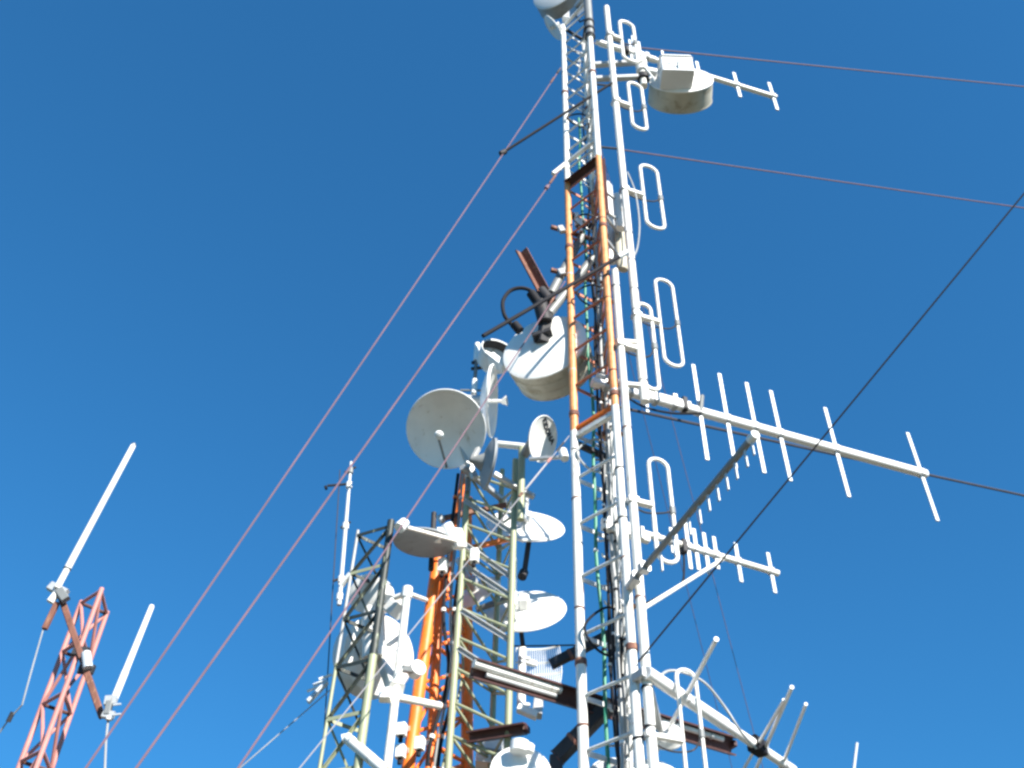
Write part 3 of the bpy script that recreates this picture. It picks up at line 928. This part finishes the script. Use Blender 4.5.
# drum cut by the top of the picture
c, n, D = disc(556, -11, 7.0, 52, .5, (-.5, -.85))
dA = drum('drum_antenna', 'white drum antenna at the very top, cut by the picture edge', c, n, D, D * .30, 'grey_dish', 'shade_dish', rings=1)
MB().bar(P(566, 20, 6.95), P(582, 6, 6.95), .10, .13).build('mount_bracket', M['galv'], dA)
MB().bar(P(576, 8, 6.95), at('R', P(590, 4, 6.8).z), .09, .09).build('mount_arm', M['galv'], dA)
MB().path([P(578, 8, 6.9), P(576, 16, 6.85), P(580, 22, 6.85), P(588, 18, 6.7)], .012, 6).build('jumper', M['black'], dA)
c, n, D = disc(553, 28, 6.95, 27, .33, (-.8, .6))
ds = open_dish('dish_antenna', 'small flat grey dish below the topmost drum', c, n, D, .06, 'grey_dish')
MB().tube(c - n * .01, c - n * .12, .035, 12).build('bracket', M['radome'], ds)
MB().bar(c - n * .1, zl('L', 32), .05, .05).build('mount_arm', M['galv'], ds)
MB().bar(c + n * .012 + V((-.03, 0, .03)), c + n * .012 + V((.02, 0, .01)), .05, .05).build('feed_cap', M['radome'], ds)

# panels behind the upper dipole pole
for (x, y0, y1, w, mm, yy, lab) in ((621, 195, 229, 13, 'radome', 6.82, 'white rounded panel antenna behind the upper dipole pole'),
                                    (611.5, 183, 262, 15, 'grey_dish', 7.05, 'long grey panel antenna between mast leg and upper dipole pole'),
                                    (623, 228, 270, 13, 'grimy', 6.98, 'small dingy panel antenna below the rounded white one')):
    a = P(x, y1, yy)
    b = vrow(a, y0)
    r_ = wpx(w, a) / 2
    t = thing('panel_antenna', lab, 'antenna', a, 'panel antennas high on the tall mast')
    prf = [(0, 0), (r_ * .8, .004), (r_, .05)] + [(r_, (b - a).length * k / 6) for k in range(1, 6)] + [(r_, (b - a).length - .06), (r_ * .75, (b - a).length - .01), (0, (b - a).length)]
    MB().lathe(prf, a, V((0, 0, 1)), 28, ell=.7, ea=V((.95, .3, 0))).build('radome', M[mm], t)
    for k in (.2, .8):
        p = a.lerp(b, k)
        MB().bar(p, at('R', p.z), .03, .035).build('bracket', M['galv'], t)
for (x, y) in ((577, 218), (581, 224)):
    a = P(x, y + 8, 7.02); t = thing('junction_box', 'small white box inside the mast, %s of a pair' % ('left' if x < 580 else 'right'), 'box', a, 'small white boxes inside the mast')
    MB().bar(a, vrow(a, y - 4), wpx(4, a), wpx(4, a), up=V((0, 1, 0))).build('case', M['radome'], t)
    MB().bar(a - V((0, 0, .025)), a, wpx(2.2, a), wpx(2.2, a), up=V((0, 1, 0))).build('gland', M['dark'], t)

# ------------------------------------------------------------------ pale green tower
def tower(root, pts, zlev, ztop, mleg, mbr, r, rb, diag=None, style='round', horiz=None):
    out = []
    for (p, rk, mt_, zt) in pts:
        out.append(MB().tube(V((p.x, p.y, 0)), V((p.x, p.y, zt or ztop)), r * rk, 12).build('leg', M[mt_ or mleg], root))
    n_ = len(pts)
    for i, z in enumerate(zlev):
        for a in range(n_):
            b = (a + 1) % n_
            A_, B_ = V((pts[a][0].x, pts[a][0].y, z)), V((pts[b][0].x, pts[b][0].y, z))
            if horiz and not horiz(a, i):
                pass
            elif style == 'round':
                MB().tube(A_, B_, rb * .8, 8).build('brace', M[mbr], root)
            else:
                MB().angle(A_, B_, rb * 2.6, rb * .5, V((0, 0, -1))).build('brace', M[mbr], root)
            if i + 1 < len(zlev):
                z2 = zlev[i + 1]
                A2, B2 = V((pts[a][0].x, pts[a][0].y, z2)), V((pts[b][0].x, pts[b][0].y, z2))
                fl = diag(a, i) if diag else (i + a) % 2
                s_, e_ = (A_, B2) if fl else (A2, B_)
                if style == 'round':
                    MB().tube(s_, e_, rb, 8).build('brace', M[mbr], root)
                else:
                    MB().angle(s_, e_, rb * 2.6, rb * .5, V((0, -1, 0))).build('brace', M[mbr], root)
    return out
gA = P(455, 668, 7.75)
gB = PZ(510, 660, gA.z)
mid = (gA + gB) / 2
gC = mid + V((.10, .50, 0))
gz = [vrow(gA, r_).z for r_ in (800, 767, 735, 702, 668, 637, 608, 578, 550, 524, 498, 474)]
green = thing('lattice_tower', 'pale green lattice tower crowded with dishes left of the tall mast', 'tower', V((mid.x, mid.y + .2, 0)))
rg = wpx(7.0, gA) / 2
tower(green, [(gA, 1, None, vrow(gA, 470).z), (gB, 1, None, vrow(gB, 460).z), (gC, .9, None, vrow(gC, 470).z)], gz, gz[-1], 'green', 'green', rg, rg * .46, diag=lambda a, i: 0 if a == 0 else 1, horiz=lambda a, i: a == 2 and i % 2 == 0 or a == 1 and i % 2 == 0)
MB().bar(V((gA.x, gA.y, .2)), V((gA.x, gA.y, .2)) + V((.01, 0, .02)), .2, .2, up=V((0, 1, 0))).build('foot_plate', M['green'], green)
for (x0, y0, x1, y1) in ((464, 500, 513, 533), (466, 545, 513, 578), (466, 566, 511, 596), (461, 610, 510, 640), (458, 648, 508, 680)):
    MB().angle(P(x0, y0, gA.y - .03), PZ(x1, y1, P(x1, y1, gB.y + .02).z), rg * 1.25, rg * .3, V((0, -1, .2))).build('flat_strut', M['galv'], green)
# flat orange cross straps clamped round the tower
for (x0, y0, x1, y1, yy) in ((440, 519, 506, 505, 8.0), (462, 550, 514, 538, 8.0), ):
    t = thing('steel_strap', 'rusty orange steel strap across the green tower, %s one' % ('upper' if y0 < 530 else 'lower'), 'steel bar', P(x0, y0, yy), 'rusty straps across the green tower')
    MB().bar(P(x0, y0, yy), P(x1, y1, yy + .1), .04, .05).build('bar', M['orange'] if y0 > 530 else M['rust'], t)
    MB().tube(P(x0 - 1, y0 + 1, yy), P(x0 + 3, y0 - 1, yy), .05, 10).build('clamp', M['galv'], t)
# whip mast above
w0 = P(467, 492, 7.7)
wm = thing('whip_antenna', 'dark pole with two white sleeves standing above the concave dish', 'antenna', w0)
MB().tube(w0, vrow(w0, 344), wpx(4.2, w0) / 2, 10).build('pole', M['grey_pipe'], wm)
for a, b in ((361, 344), (394, 380), (478, 456)):
    MB().tube(vrow(w0, a), vrow(w0, b), wpx(6.6, w0) / 2, 12).build('sleeve', M['radome'], wm)
for r_ in (363, 369):
    p = vrow(w0, r_)
    MB().bar(p - V((.05, 0, 0)), p + V((.10, 0, .03)), .03, .03).build('clamp', M['dark'], wm)
for r_ in (392, 398):
    p = vrow(w0, r_)
    MB().tube(p - V((.15, 0, -.02)), p + V((.17, 0, .03)), .012, 6).build('cross_rod', M['grey_pipe'], wm)

# ------------------------------------------------------------------ orange tower behind
oY = 7.95
oL = (P(437.5, 560, oY), P(408, 768, oY))
oM = (P(441.5, 559, oY + .1), P(430, 768, oY + .25))
oU = (P(464, 470, oY + .15), P(447, 592, oY + .2))
oR = (P(467, 500, oY + .7), P(467, 768, oY + .55))
orange = thing('tapered_tower', 'bright orange tapered pipe tower behind the green tower', 'tower', V((oM[1].x, oM[1].y, 0)))
def ext(a, b, z):
    return a + (b - a) * ((z - a.z) / (b.z - a.z))
lo_ = wpx(13.5, oL[1]) / 2
MB().tube(oU[1], oU[0], lo_ * .6, 14).build('upper_leg', M['orange'], orange)
MB().tube(oU[1], ext(*oM, oU[1].z - .25), lo_ * .5, 12).build('upper_leg', M['orange'], orange)
for (a, b), k in ((oL, 1.0), (oM, .8), (oR, 1.0)):
    lg = MB().tube(ext(a, b, 0), a, lo_ * k, 16).build('leg', M['orange'], orange)
    MB().lathe([(lo_ * k, 0), (lo_ * k * 1.3, .0), (lo_ * k * 1.3, -.05), (lo_ * k, -.05)], a, (a - b).normalized(), 16).build('flange', M['orange'], lg)
ozs = [oL[1].z - .6 + .45 * i for i in range(9)]
for i, z in enumerate(ozs):
    for (A_, B_) in ((oL, oM), (oM, oR), (oL, oR)):
        if z < min(A_[0].z, B_[0].z):
            MB().tube(ext(*A_, z), ext(*B_, z), lo_ * .28, 8).build('brace', M['orange'], orange)
        if z + .45 < min(A_[0].z, B_[0].z):
            MB().tube(ext(*A_, z), ext(*B_, z + .45), lo_ * .3, 8).build('brace', M['orange'], orange)
# dark feeder bundle down its front
OB = 'dark feeder cables down the orange tower'
for i, (dx, mm, w, lab) in enumerate(((-4, 'black', 4, 'leftmost thick black cable strapped down the orange tower'),
                                 (2, 'greycable', 3.4, 'grey cable beside the thick one on the orange tower'),
                                 (7, 'black', 4, 'thinner black cable nearest the green tower leg'),
                                 (11, 'green', 2.5, 'slim pale green cable on the orange tower'))):
    pts_px = [(462 + dx, 474), (457 + dx, 520), (450 + dx, 575), (447 + dx, 620), (452 + dx, 665), (444 + dx, 705), (434 + dx, 745), (428 + dx, 790)]
    pts = [P(x + random.uniform(-3, 3), y, 7.84 + .03 * i + random.uniform(-.05, .05)) for x, y in pts_px]
    fine = []
    for k in range(len(pts) - 1):
        for q in range(4):
            fine.append(pts[k].lerp(pts[k + 1], q / 4))
    fine.append(pts[-1])
    for _ in range(3):
        fine = [fine[0]] + [(fine[k - 1] + fine[k] * 2 + fine[k + 1]) / 4 for k in range(1, len(fine) - 1)] + [fine[-1]]
    t = thing('feeder_cable', lab, 'cable', fine[-1], OB)
    MB().path(fine, wpx(w, fine[0]) / 2 * .8, 8).build('sheath', M[mm], t)
    for k in range(2, len(fine) - 1, 3):
        u_ = (fine[k + 1] - fine[k]).normalized()
        MB().tube(fine[k], fine[k] + u_ * .03, wpx(w, fine[0]) / 2 * 1.15, 8).build('cable_tie', M['radome'] if (k + i) % 2 else M['orange'], t)

# ------------------------------------------------------------------ green tower at left, shade painted into its upper section
lA = P(343.5, 620, 7.3)
lB = PZ(379, 611, lA.z)
lC = PZ(376, 633, lA.z)
dkt = thing('lattice_tower', 'pale green lattice tower with shade painted into its upper section, left of the orange one', 'tower', V((lB.x, lB.y, 0)))
rl = wpx(8, lB) / 2
zt = vrow(lA, 535).z
zj = vrow(lB, 655).z
for p, k in ((lA, .42), (lB, 1.0), (lC, .8)):
    MB().tube(V((p.x, p.y, zj)), V((p.x, p.y, zt + .05)), rl * k, 12).build('leg', M['shade_green'] if p is not lA else M['greycable'], dkt)["label"] = 'upper leg section with shade in its colour' if p is not lA else 'slim grey upper leg section'
    MB().tube(V((p.x, p.y, 0)), V((p.x, p.y, zj - .004)), rl * k * 1.06, 12).build('leg', M['green'], dkt)
lz = [vrow(lA, r_).z for r_ in (775, 720, 668, 620, 574, 536)]
for i, z in enumerate(lz):
    def q(p, zz=z): return V((p.x, p.y, zz))
    for (a, b) in ((lA, lB), (lA, lC), (lB, lC)):
        mt = M['green'] if i in (0, 1) or (i == 4 and b is lB) else M['shade_green']
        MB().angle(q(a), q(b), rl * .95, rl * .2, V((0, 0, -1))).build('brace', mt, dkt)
    if i + 1 < len(lz):
        z2 = lz[i + 1]
        mt = M['green'] if i in (0, ) else M['shade_green']
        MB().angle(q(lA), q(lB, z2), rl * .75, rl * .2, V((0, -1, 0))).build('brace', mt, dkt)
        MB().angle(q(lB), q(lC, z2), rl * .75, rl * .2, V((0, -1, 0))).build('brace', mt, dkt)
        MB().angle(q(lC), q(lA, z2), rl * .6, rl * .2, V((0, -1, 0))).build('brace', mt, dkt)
tb = thing('mount_tube', 'white tube slanting down right from the left green tower', 'tube', P(347, 739, 7.2))
MB().tube(P(347, 738, 7.2), P(386, 772, 7.0), wpx(10, lA) / 2, 14).build('pipe', M['white'], tb)
MB().tube(P(342, 739, 7.2), P(346, 738, 7.2), wpx(8, lA) / 2, 12).build('end_cap', M['grey_dish'], tb)
# whip with clamps left of it
w0 = P(339, 605, 7.35)
wm = thing('whip_antenna', 'slim white whip antenna clamped to the left green tower', 'antenna', w0)
a_ = P(351, 462, 7.35)
MB().path([w0, w0.lerp(a_, .5), a_], [wpx(4.6, w0) / 2, wpx(4.2, w0) / 2, wpx(3.0, w0) / 2], 10).build('rod', M['alu_dull'], wm)
for k, ln in ((.05, 0), (.16, .07), (.52, .04), (.82, .0), (.93, .05)):
    p = w0.lerp(a_, k); u_ = (a_ - w0).normalized()
    MB().tube(p - u_ * .03, p + u_ * .03, wpx(6.5, w0) / 2, 10).build('ferrule', M['radome'] if k < .9 else M['grey_pipe'], wm)
    if ln:
        MB().tube(p + V((-ln, 0, -.02)), p + V((ln * .9, 0, .05)), .011, 6).build('cross_rod', M['dark'], wm)
MB().bar(w0.lerp(a_, .12), V((lA.x, lA.y, lz[4])), .045, .04).build('bracket', M['radome'], wm)
p = w0.lerp(a_, .83)
MB().tube(p + V((-.22, 0, -.06)), p + V((-.20, 0, -.05)), .022, 10).build('knob', M['black'], wm)
MB().tube(p, p + V((-.2, 0, -.03)), .012, 6).build('cross_rod', M['dark'], wm)
# loose antenna tip at the far left of it
t = thing('small_antenna', 'small pale stub antenna hanging left of the left green tower', 'antenna', P(308, 702, 7.8))
MB().bar(P(308, 702, 7.8), P(327, 682, 7.8), .06, .03).build('rod', M['alu_dull'], t)
for k in range(3):
    p = P(312 + 6 * k, 697 - 6 * k, 7.8)
    MB().tube(p - V((.05, 0, -.05)), p + V((.05, 0, .1)), .012, 6).build('fin', M['radome'], t)

# white mast with arms
m0 = P(396, 690, 7.15)
wmst = thing('antenna_pole', 'stout white pole with side arms in front of the orange tower', 'pole', V((m0.x, m0.y, 0)))
rm = wpx(8.4, m0) / 2
MB().tube(V((m0.x, m0.y, 0)), vrow(m0, 592), rm, 16).build('pole', M['white'], wmst)
MB().tube(vrow(m0, 598), vrow(m0, 588), rm * 1.35, 16).build('head_collar', M['radome'], wmst)
top_ = vrow(m0, 593)
MB().tube(top_, P(426, 600, 7.6), rm * .6, 12).build('arm', M['white'], wmst)
MB().tube(top_, P(394, 598, 7.2), rm * .7, 12).build('arm', M['white'], wmst)
MB().tube(vrow(m0, 697), P(440, 706, 7.5), rm * .95, 14).build('arm', M['white'], wmst)
MB().bar(vrow(m0, 704) - V((.07, .06, 0)), vrow(m0, 694) - V((.07, .06, 0)), .09, .1, up=V((0, 1, 0))).build('clamp', M['radome'], wmst)
# its drums
c, n, D = disc(366, 593, 7.45, 39, .86, (-.55, -.25))
d10 = drum('drum_antenna', 'small white drum antenna seen through the left green tower', c, n, D, D * .62, 'radome', 'radome', rings=1)
MB().bar(c - n * D * .55, P(400, 603, 7.3), .10, .10).build('mount_arm', M['white'], d10)
MB().bar(P(391, 606, 7.35), P(398, 612, 7.3), .12, .12).build('bracket', M['radome'], d10)
MB().tube(c - n * D * .4 - V((0, 0, .02)), c - n * D * .3 - V((-.1, 0, .62)), .10, 16).build('feed_pipe', M['radome'], d10)
c, n, D = disc(380, 654, 7.75, 80, .84, (.5, -.2))
d11 = drum('drum_antenna', 'large white drum antenna directly behind the stout white pole', c, n, D, D * .30, 'radome', 'grey_dish', rings=1)
MB().bar(c + n * .05, m0, .12, .12).build('mount_arm', M['white'], d11)
c, n, D = disc(419, 667, 7.3, 16, .75, (.5, -.5))
d12 = drum('drum_antenna', 'tiny round white drum right of the stout white pole', c, n, D, D * .7, 'radome', 'grey_dish', rings=1)
MB().bar(c - n * D * .5, vrow(m0, 668), .05, .05).build('mount_arm', M['grey_pipe'], d12)
# small clutter of radio units low on the orange tower
for k, (x, y, lab) in enumerate(((401, 730, 'pale radio unit beside the stout white pole, near bottom edge'), (419, 744, 'small white radio box clipped on the thick orange leg'), (442, 566, 'pale radio box under the shaded dish'), (474, 556, 'white radio box on the green tower leg'), (400, 752, 'lowest pale radio unit left of the orange leg'))):
    a = P(x, y + 6, 7.65)
    t = thing('radio_unit', lab, 'radio', a, 'small radio units on the left towers')
    b = P(x + 1, y - 6, 7.65)
    MB().bar(a, b, .075, .07, up=V((.3, 1, 0))).build('case', M['radome'], t)
    MB().tube(a - V((0, 0, .05)), a, .018, 8).build('gland', M['black'], t)
    MB().bar(a.lerp(b, .5), P(x + 9, y - 2, 8.0), .04, .04).build('bracket', M['galv'], t)

# ------------------------------------------------------------------ grid dish and things right of the green tower
gc = P(539, 667, 8.6)
gd = thing('grid_dish', 'pale wire grid dish below the two tilted dishes', 'dish', gc)
_d = (gc - CAM_POS).normalized()
nn_ = (-_d * .86 + UP * .5 - RT * .12).normalized()
ax_ = (RT - nn_ * nn_.dot(RT)).normalized()
ay_ = nn_.cross(ax_).normalized()
W_, H_ = wpx(46, gc) / 2, wpx(34, gc) / 2
def gp(u_, v_):
    return gc + ax_ * (u_ * W_ * (1 - .06 * v_ * v_)) + ay_ * (v_ * H_ * 1.15 - .16 * H_ * u_ * u_) + nn_ * (.10 * (u_ * u_) + .05 * v_ * v_ - .05)
gm = MB()
for i in range(21):
    u_ = -1 + 2 * i / 20
    gm.path([gp(u_, -1 + 2 * k / 8) for k in range(9)], .0042, 6)
gm.build('grid', M['radome'], gd)
for v_ in (-1, -.3, .35, 1):
    MB().path([gp(-1 + 2 * k / 12, v_) - nn_ * .012 for k in range(13)], .009, 6).build('cross_bar', M['radome'], gd)
mpp = P(521.5, 680, 8.5)
MB().tube(vrow(mpp, 712), vrow(mpp, 648), .04, 14).build('mount_pipe', M['radome'], gd)
for r_ in (660, 664, 706):
    p = vrow(mpp, r_)
    MB().bar(p - V((.02, .04, .0)), p + V((.07, .02, .02)), .05, .03).build('clamp', M['galv'], gd)
MB().bar(P(523, 661, 8.5), gp(-.2, .3), .05, .05).build('bracket', M['white'], gd)
MB().bar(P(537, 716, 8.45), P(540, 690, 8.55), .09, .08, up=V((0, 1, 0))).build('bracket', M['galv'], gd)
MB().bar(P(518, 708, 8.45), P(537, 716, 8.45), .08, .07).build('bracket', M['radome'], gd)

def steel(lab, a, b, w, h, t_, side, m, name='steel_beam', grp='steel beams low on the towers'):
    t = thing(name, lab, 'beam', a, grp)
    MB().channel(a, b, w, h, t_, side).build('web', M[m], t)
    MB().bar(b - (b - a).normalized() * .02, b + (b - a).normalized() * .012, h * .9, w * .6).build('end_plate', M['primer'], t)
    return t
b0 = P(471, 668, 6.86)
b1 = PZ(731, 746, b0.z)
steel('long brown channel beam running through the tall mast low down', b0, b1, .085, .15, .014, V((.15, -.8, -.35)), 'primer')
u_ = (b1 - b0).normalized()
ins = thing('conduit', 'white conduit lying in the long brown channel beam', 'pipe', b0, 'conduits in the long beam')
MB().tube(b0 + V((.02, -.05, .012)), along(b0, u_, px=560) + V((.0, -.05, .012)), .034, 10).build('pipe', M['white'], ins)
MB().tube(along(b0, u_, px=486) + V((0, -.045, -.046)), along(b0, u_, px=556) + V((0, -.045, -.046)), .019, 10).build('pipe', M['galv'], ins)
for px in (490, 520, 550):
    p = along(b0, u_, px=px) + V((0, -.05, .012))
    MB().tube(p - u_ * .012, p + u_ * .012, .032, 10).build('saddle', M['galv'], ins)
ins = thing('conduit', 'second white conduit at the right end of the long beam', 'pipe', along(b0, u_, px=662), 'conduits in the long beam')
MB().tube(along(b0, u_, px=660) + V((0, -.05, .012)), along(b0, u_, px=722) + V((0, -.05, .012)), .024, 10).build('pipe', M['white'], ins)
for px in (675, 710):
    p = along(b0, u_, px=px) + V((0, -.05, .012))
    MB().tube(p - u_ * .012, p + u_ * .012, .032, 10).build('saddle', M['galv'], ins)
def box_beam(lab, a, b, w, h, m):
    t = thing('steel_beam', lab, 'beam', a, 'steel beams low on the towers')
    MB().bar(a, b, w, h, bev=.06).build('web', M[m], t)
    u_ = (b - a).normalized()
    MB().bar(a - u_ * .012, a - u_ * .001, w * 1.12, h * 1.12).build('end_plate', M['primer'], t)
    for k in (.30,):
        p = a.lerp(b, k)
        MB().bar(p - u_ * .015, p + u_ * .015, w * 1.15, h * 1.15).build('clamp', M['rust'], t)
a = P(552, 664, 7.36)
box_beam('dark square beam poking left out of the tall mast', a, P(613, 633, 7.22), .06, .075, 'dark')
a = P(558, 757, 7.5)
box_beam('dark diagonal beam below the long brown one', a, P(611, 703, 7.3), .095, .11, 'dark')
bx_ = thing('equipment_cabinet', 'dark box at the lower end of the diagonal beam', 'box', P(556, 764, 7.5))
MB().bar(P(556, 785, 7.5), P(556, 757, 7.5), .10, .10, up=V((0, 1, 0))).build('case', M['dark'], bx_)
a = P(470, 738, 7.7)
steel('short brown beam crossing the foot of the green tower', a, PZ(527, 729, a.z), .08, .09, .014, V((0, -1, -.3)), 'primer')
# white dishes peeping in at the bottom edge
c, n, D = disc(521, 772, 7.12, 62, .8, (.1, -.6))
db = drum('drum_antenna', 'white domed drum at the bottom edge below the short brown beam', c, n, D, D * .4, 'radome', 'radome', rings=1)
MB().tube(P(519, 752, 7.05), P(520, 742, 7.05), .07, 16).build('cap', M['radome'], db)
MB().tube(P(527, 752, 7.05), P(528, 745, 7.05), .05, 16).build('cap', M['radome'], db)
bx_ = thing('equipment_cabinet', 'pale grey cabinet behind the foot of the green tower', 'box', P(492, 768, 8.2))
MB().bar(P(492, 766, 8.2), P(494, 737, 8.2), .28, .15, up=V((0, 1, 0)), bev=.06).build('case', M['grey_dish'], bx_)
MB().bar(P(492, 751, 8.1), P(492.3, 749, 8.1), .20, .02, up=V((0, 1, 0))).build('door_seam', M['grey_pipe'], bx_)
c, n, D = disc(664, 731, 7.4, 38, .5, (.1, -.8))
db = drum('drum_antenna', 'white drum behind the lower dipole pole at the right end of the beam', c, n, D, D * .25, 'radome', 'radome', rings=1)
MB().bar(c - n * .1, V((pB.x, pB.y, c.z)), .06, .06).build('mount_arm', M['galv'], db)
c, n, D = disc(655, 778, 7.2, 58, .6, (.15, -.8))
db = drum('drum_antenna', 'white drum cut by the bottom edge under the lower dipole pole', c, n, D, D * .3, 'radome', 'radome', rings=1)
MB().bar(c - n * .1, V((pB.x, pB.y, c.z)), .06, .06).build('mount_arm', M['galv'], db)
c, n, D = disc(611, 776, 7.5, 46, .7, (-.1, -.8))
db = open_dish('dish_antenna', 'rimmed dish just showing inside the mast at the bottom edge', c, -n, D, .1, 'grey_dish')
MB().bar(c + n * .03, c + n * .1, .1, .1).build('bracket', M['galv'], db)

# ------------------------------------------------------------------ red mast at the left with two whip antennas
rY = 10.0
r1 = P(48, 690, rY)                     # left leg
r2 = PZ(76, 700, r1.z)                  # near right leg
r3 = PZ(69, 678, r1.z)                  # other leg
red = thing('lattice_mast', 'slim faded red lattice mast standing alone at the left', 'mast', V((r2.x, r2.y, 0)))
rr_ = wpx(5.0, r1) / 2
zt = vrow(r1, 601).z
for p in (r1, r2, r3):
    MB().tube(V((p.x, p.y, 0)), V((p.x, p.y, zt)), rr_, 10).build('leg', M['red'], red)
zl_ = [zt - .03 - .62 * i for i in range(0, 8)]
for i, z in enumerate(zl_):
    for a, b in ((r1, r2), (r2, r3), (r3, r1)):
        MB().tube(V((a.x, a.y, z)), V((b.x, b.y, z)), rr_ * .75, 8).build('brace', M['red'] if a is not r1 else M['primer'], red)
        if i + 1 < len(zl_):
            z2 = zl_[i + 1]
            if i % 2: MB().tube(V((a.x, a.y, z)), V((b.x, b.y, z2)), rr_ * .7, 8).build('brace', M['red'], red)
            else: MB().tube(V((b.x, b.y, z)), V((a.x, a.y, z2)), rr_ * .7, 8).build('brace', M['red'], red)
ca = thing('cross_arm', 'brown cross arm slung across the red mast between two whips', 'arm', P(82, 655, rY - .25))
MB().bar(P(61, 597, rY - .3), P(102, 717, rY - .3), .065, .065).build('bar', M['rust'], ca)
for (x, y) in ((78, 651), (84, 669)):
    MB().bar(P(x - 5, y, rY - .3), P(x + 10, y + 1, rY - .3), .05, .10).build('clamp', M['dark'], ca)
MB().tube(P(86, 653, rY - .36), P(88, 668, rY - .36), .05, 10).build('clamp_plate', M['alu_dull'], ca)
WG = 'white whip antennas on the red mast'
wa = thing('whip_antenna', 'longer white whip antenna, left of the red mast', 'antenna', P(56, 590, rY - .35), WG)
a, b = P(57, 588, rY - .35), P(133, 446, rY - .35)
MB().path([a, a.lerp(b, .12), a.lerp(b, .125), b], [wpx(6.4, a) / 2, wpx(6.4, a) / 2, wpx(7.2, a) / 2, wpx(6.0, a) / 2], 14).build('radome_tube', M['radome'], wa)
MB().tube(b, b + (b - a).normalized() * .03, wpx(5.0, a) / 2, 12).build('tip', M['grey_pipe'], wa)
MB().tube(a.lerp(b, .118), a.lerp(b, .124), wpx(7.8, a) / 2, 14).build('ring', M['dark'], wa)
MB().bar(P(50, 586, rY - .3), P(66, 594, rY - .3), .07, .10).build('clamp', M['galv'], wa)
MB().bar(P(59, 590, rY - .4), P(66, 600, rY - .4), .07, .09).build('clamp', M['grey_pipe'], wa)
MB().tube(P(58, 592, rY - .38), P(50, 602, rY - .38), wpx(7.5, a) / 2, 14).build('base', M['radome'], wa)
MB().bar(P(57, 603, rY - .35), P(44.5, 629, rY - .35), .055, .055).build('stub_pipe', M['rust'], wa)
MB().path([P(43, 630, rY - .35), P(33, 665, rY - .3), P(22, 705, rY - .2), P(10, 718, rY - .1), P(-6, 740, rY)], wpx(1.6, a) / 2, 6).build('coax_lead', M['greycable'], wa)
MB().tube(P(13, 712, rY - .13), P(8, 722, rY - .1), wpx(4.5, a) / 2, 10).build('connector', M['dark'], wa)
wb = thing('whip_antenna', 'shorter white whip antenna at the lower end of the cross arm', 'antenna', P(108, 708, rY - .4), WG)
a, b = P(113, 702, rY - .4), P(151.5, 607, rY - .4)
MB().path([a, a.lerp(b, .3), a.lerp(b, .31), b], [wpx(7.4, a) / 2, wpx(7.2, a) / 2, wpx(6.6, a) / 2, wpx(5.6, a) / 2], 14).build('radome_tube', M['radome'], wb)
MB().lathe([(wpx(5.6, a) / 2, 0), (wpx(4, a) / 2, .02), (0, .03)], b, (b - a).normalized(), 14).build('tip', M['radome'], wb)
MB().bar(P(105, 701, rY - .42), P(117, 700, rY - .42), .05, .10).build('clamp', M['galv'], wb)
MB().bar(P(103, 714, rY - .42), P(114, 716, rY - .42), .05, .08).build('clamp', M['galv'], wb)
MB().bar(P(110, 702, rY - .42), P(107, 715, rY - .42), .07, .06).build('bracket', M['grey_pipe'], wb)
for y in (705, 715):
    MB().tube(P(113, y, rY - .45), P(121, y - 1, rY - .45), .010, 6).build('bolt', M['alu_dull'], wb)
MB().tube(P(109.5, 717, rY - .42), P(108.6, 720, rY - .42), wpx(6, a) / 2, 12).build('base', M['radome'], wb)
MB().path([P(108, 721, rY - .4), P(106, 740, rY - .4), P(104, 790, rY - .4)], wpx(2.2, a) / 2, 6).build('coax_lead', M['greycable'], wb)
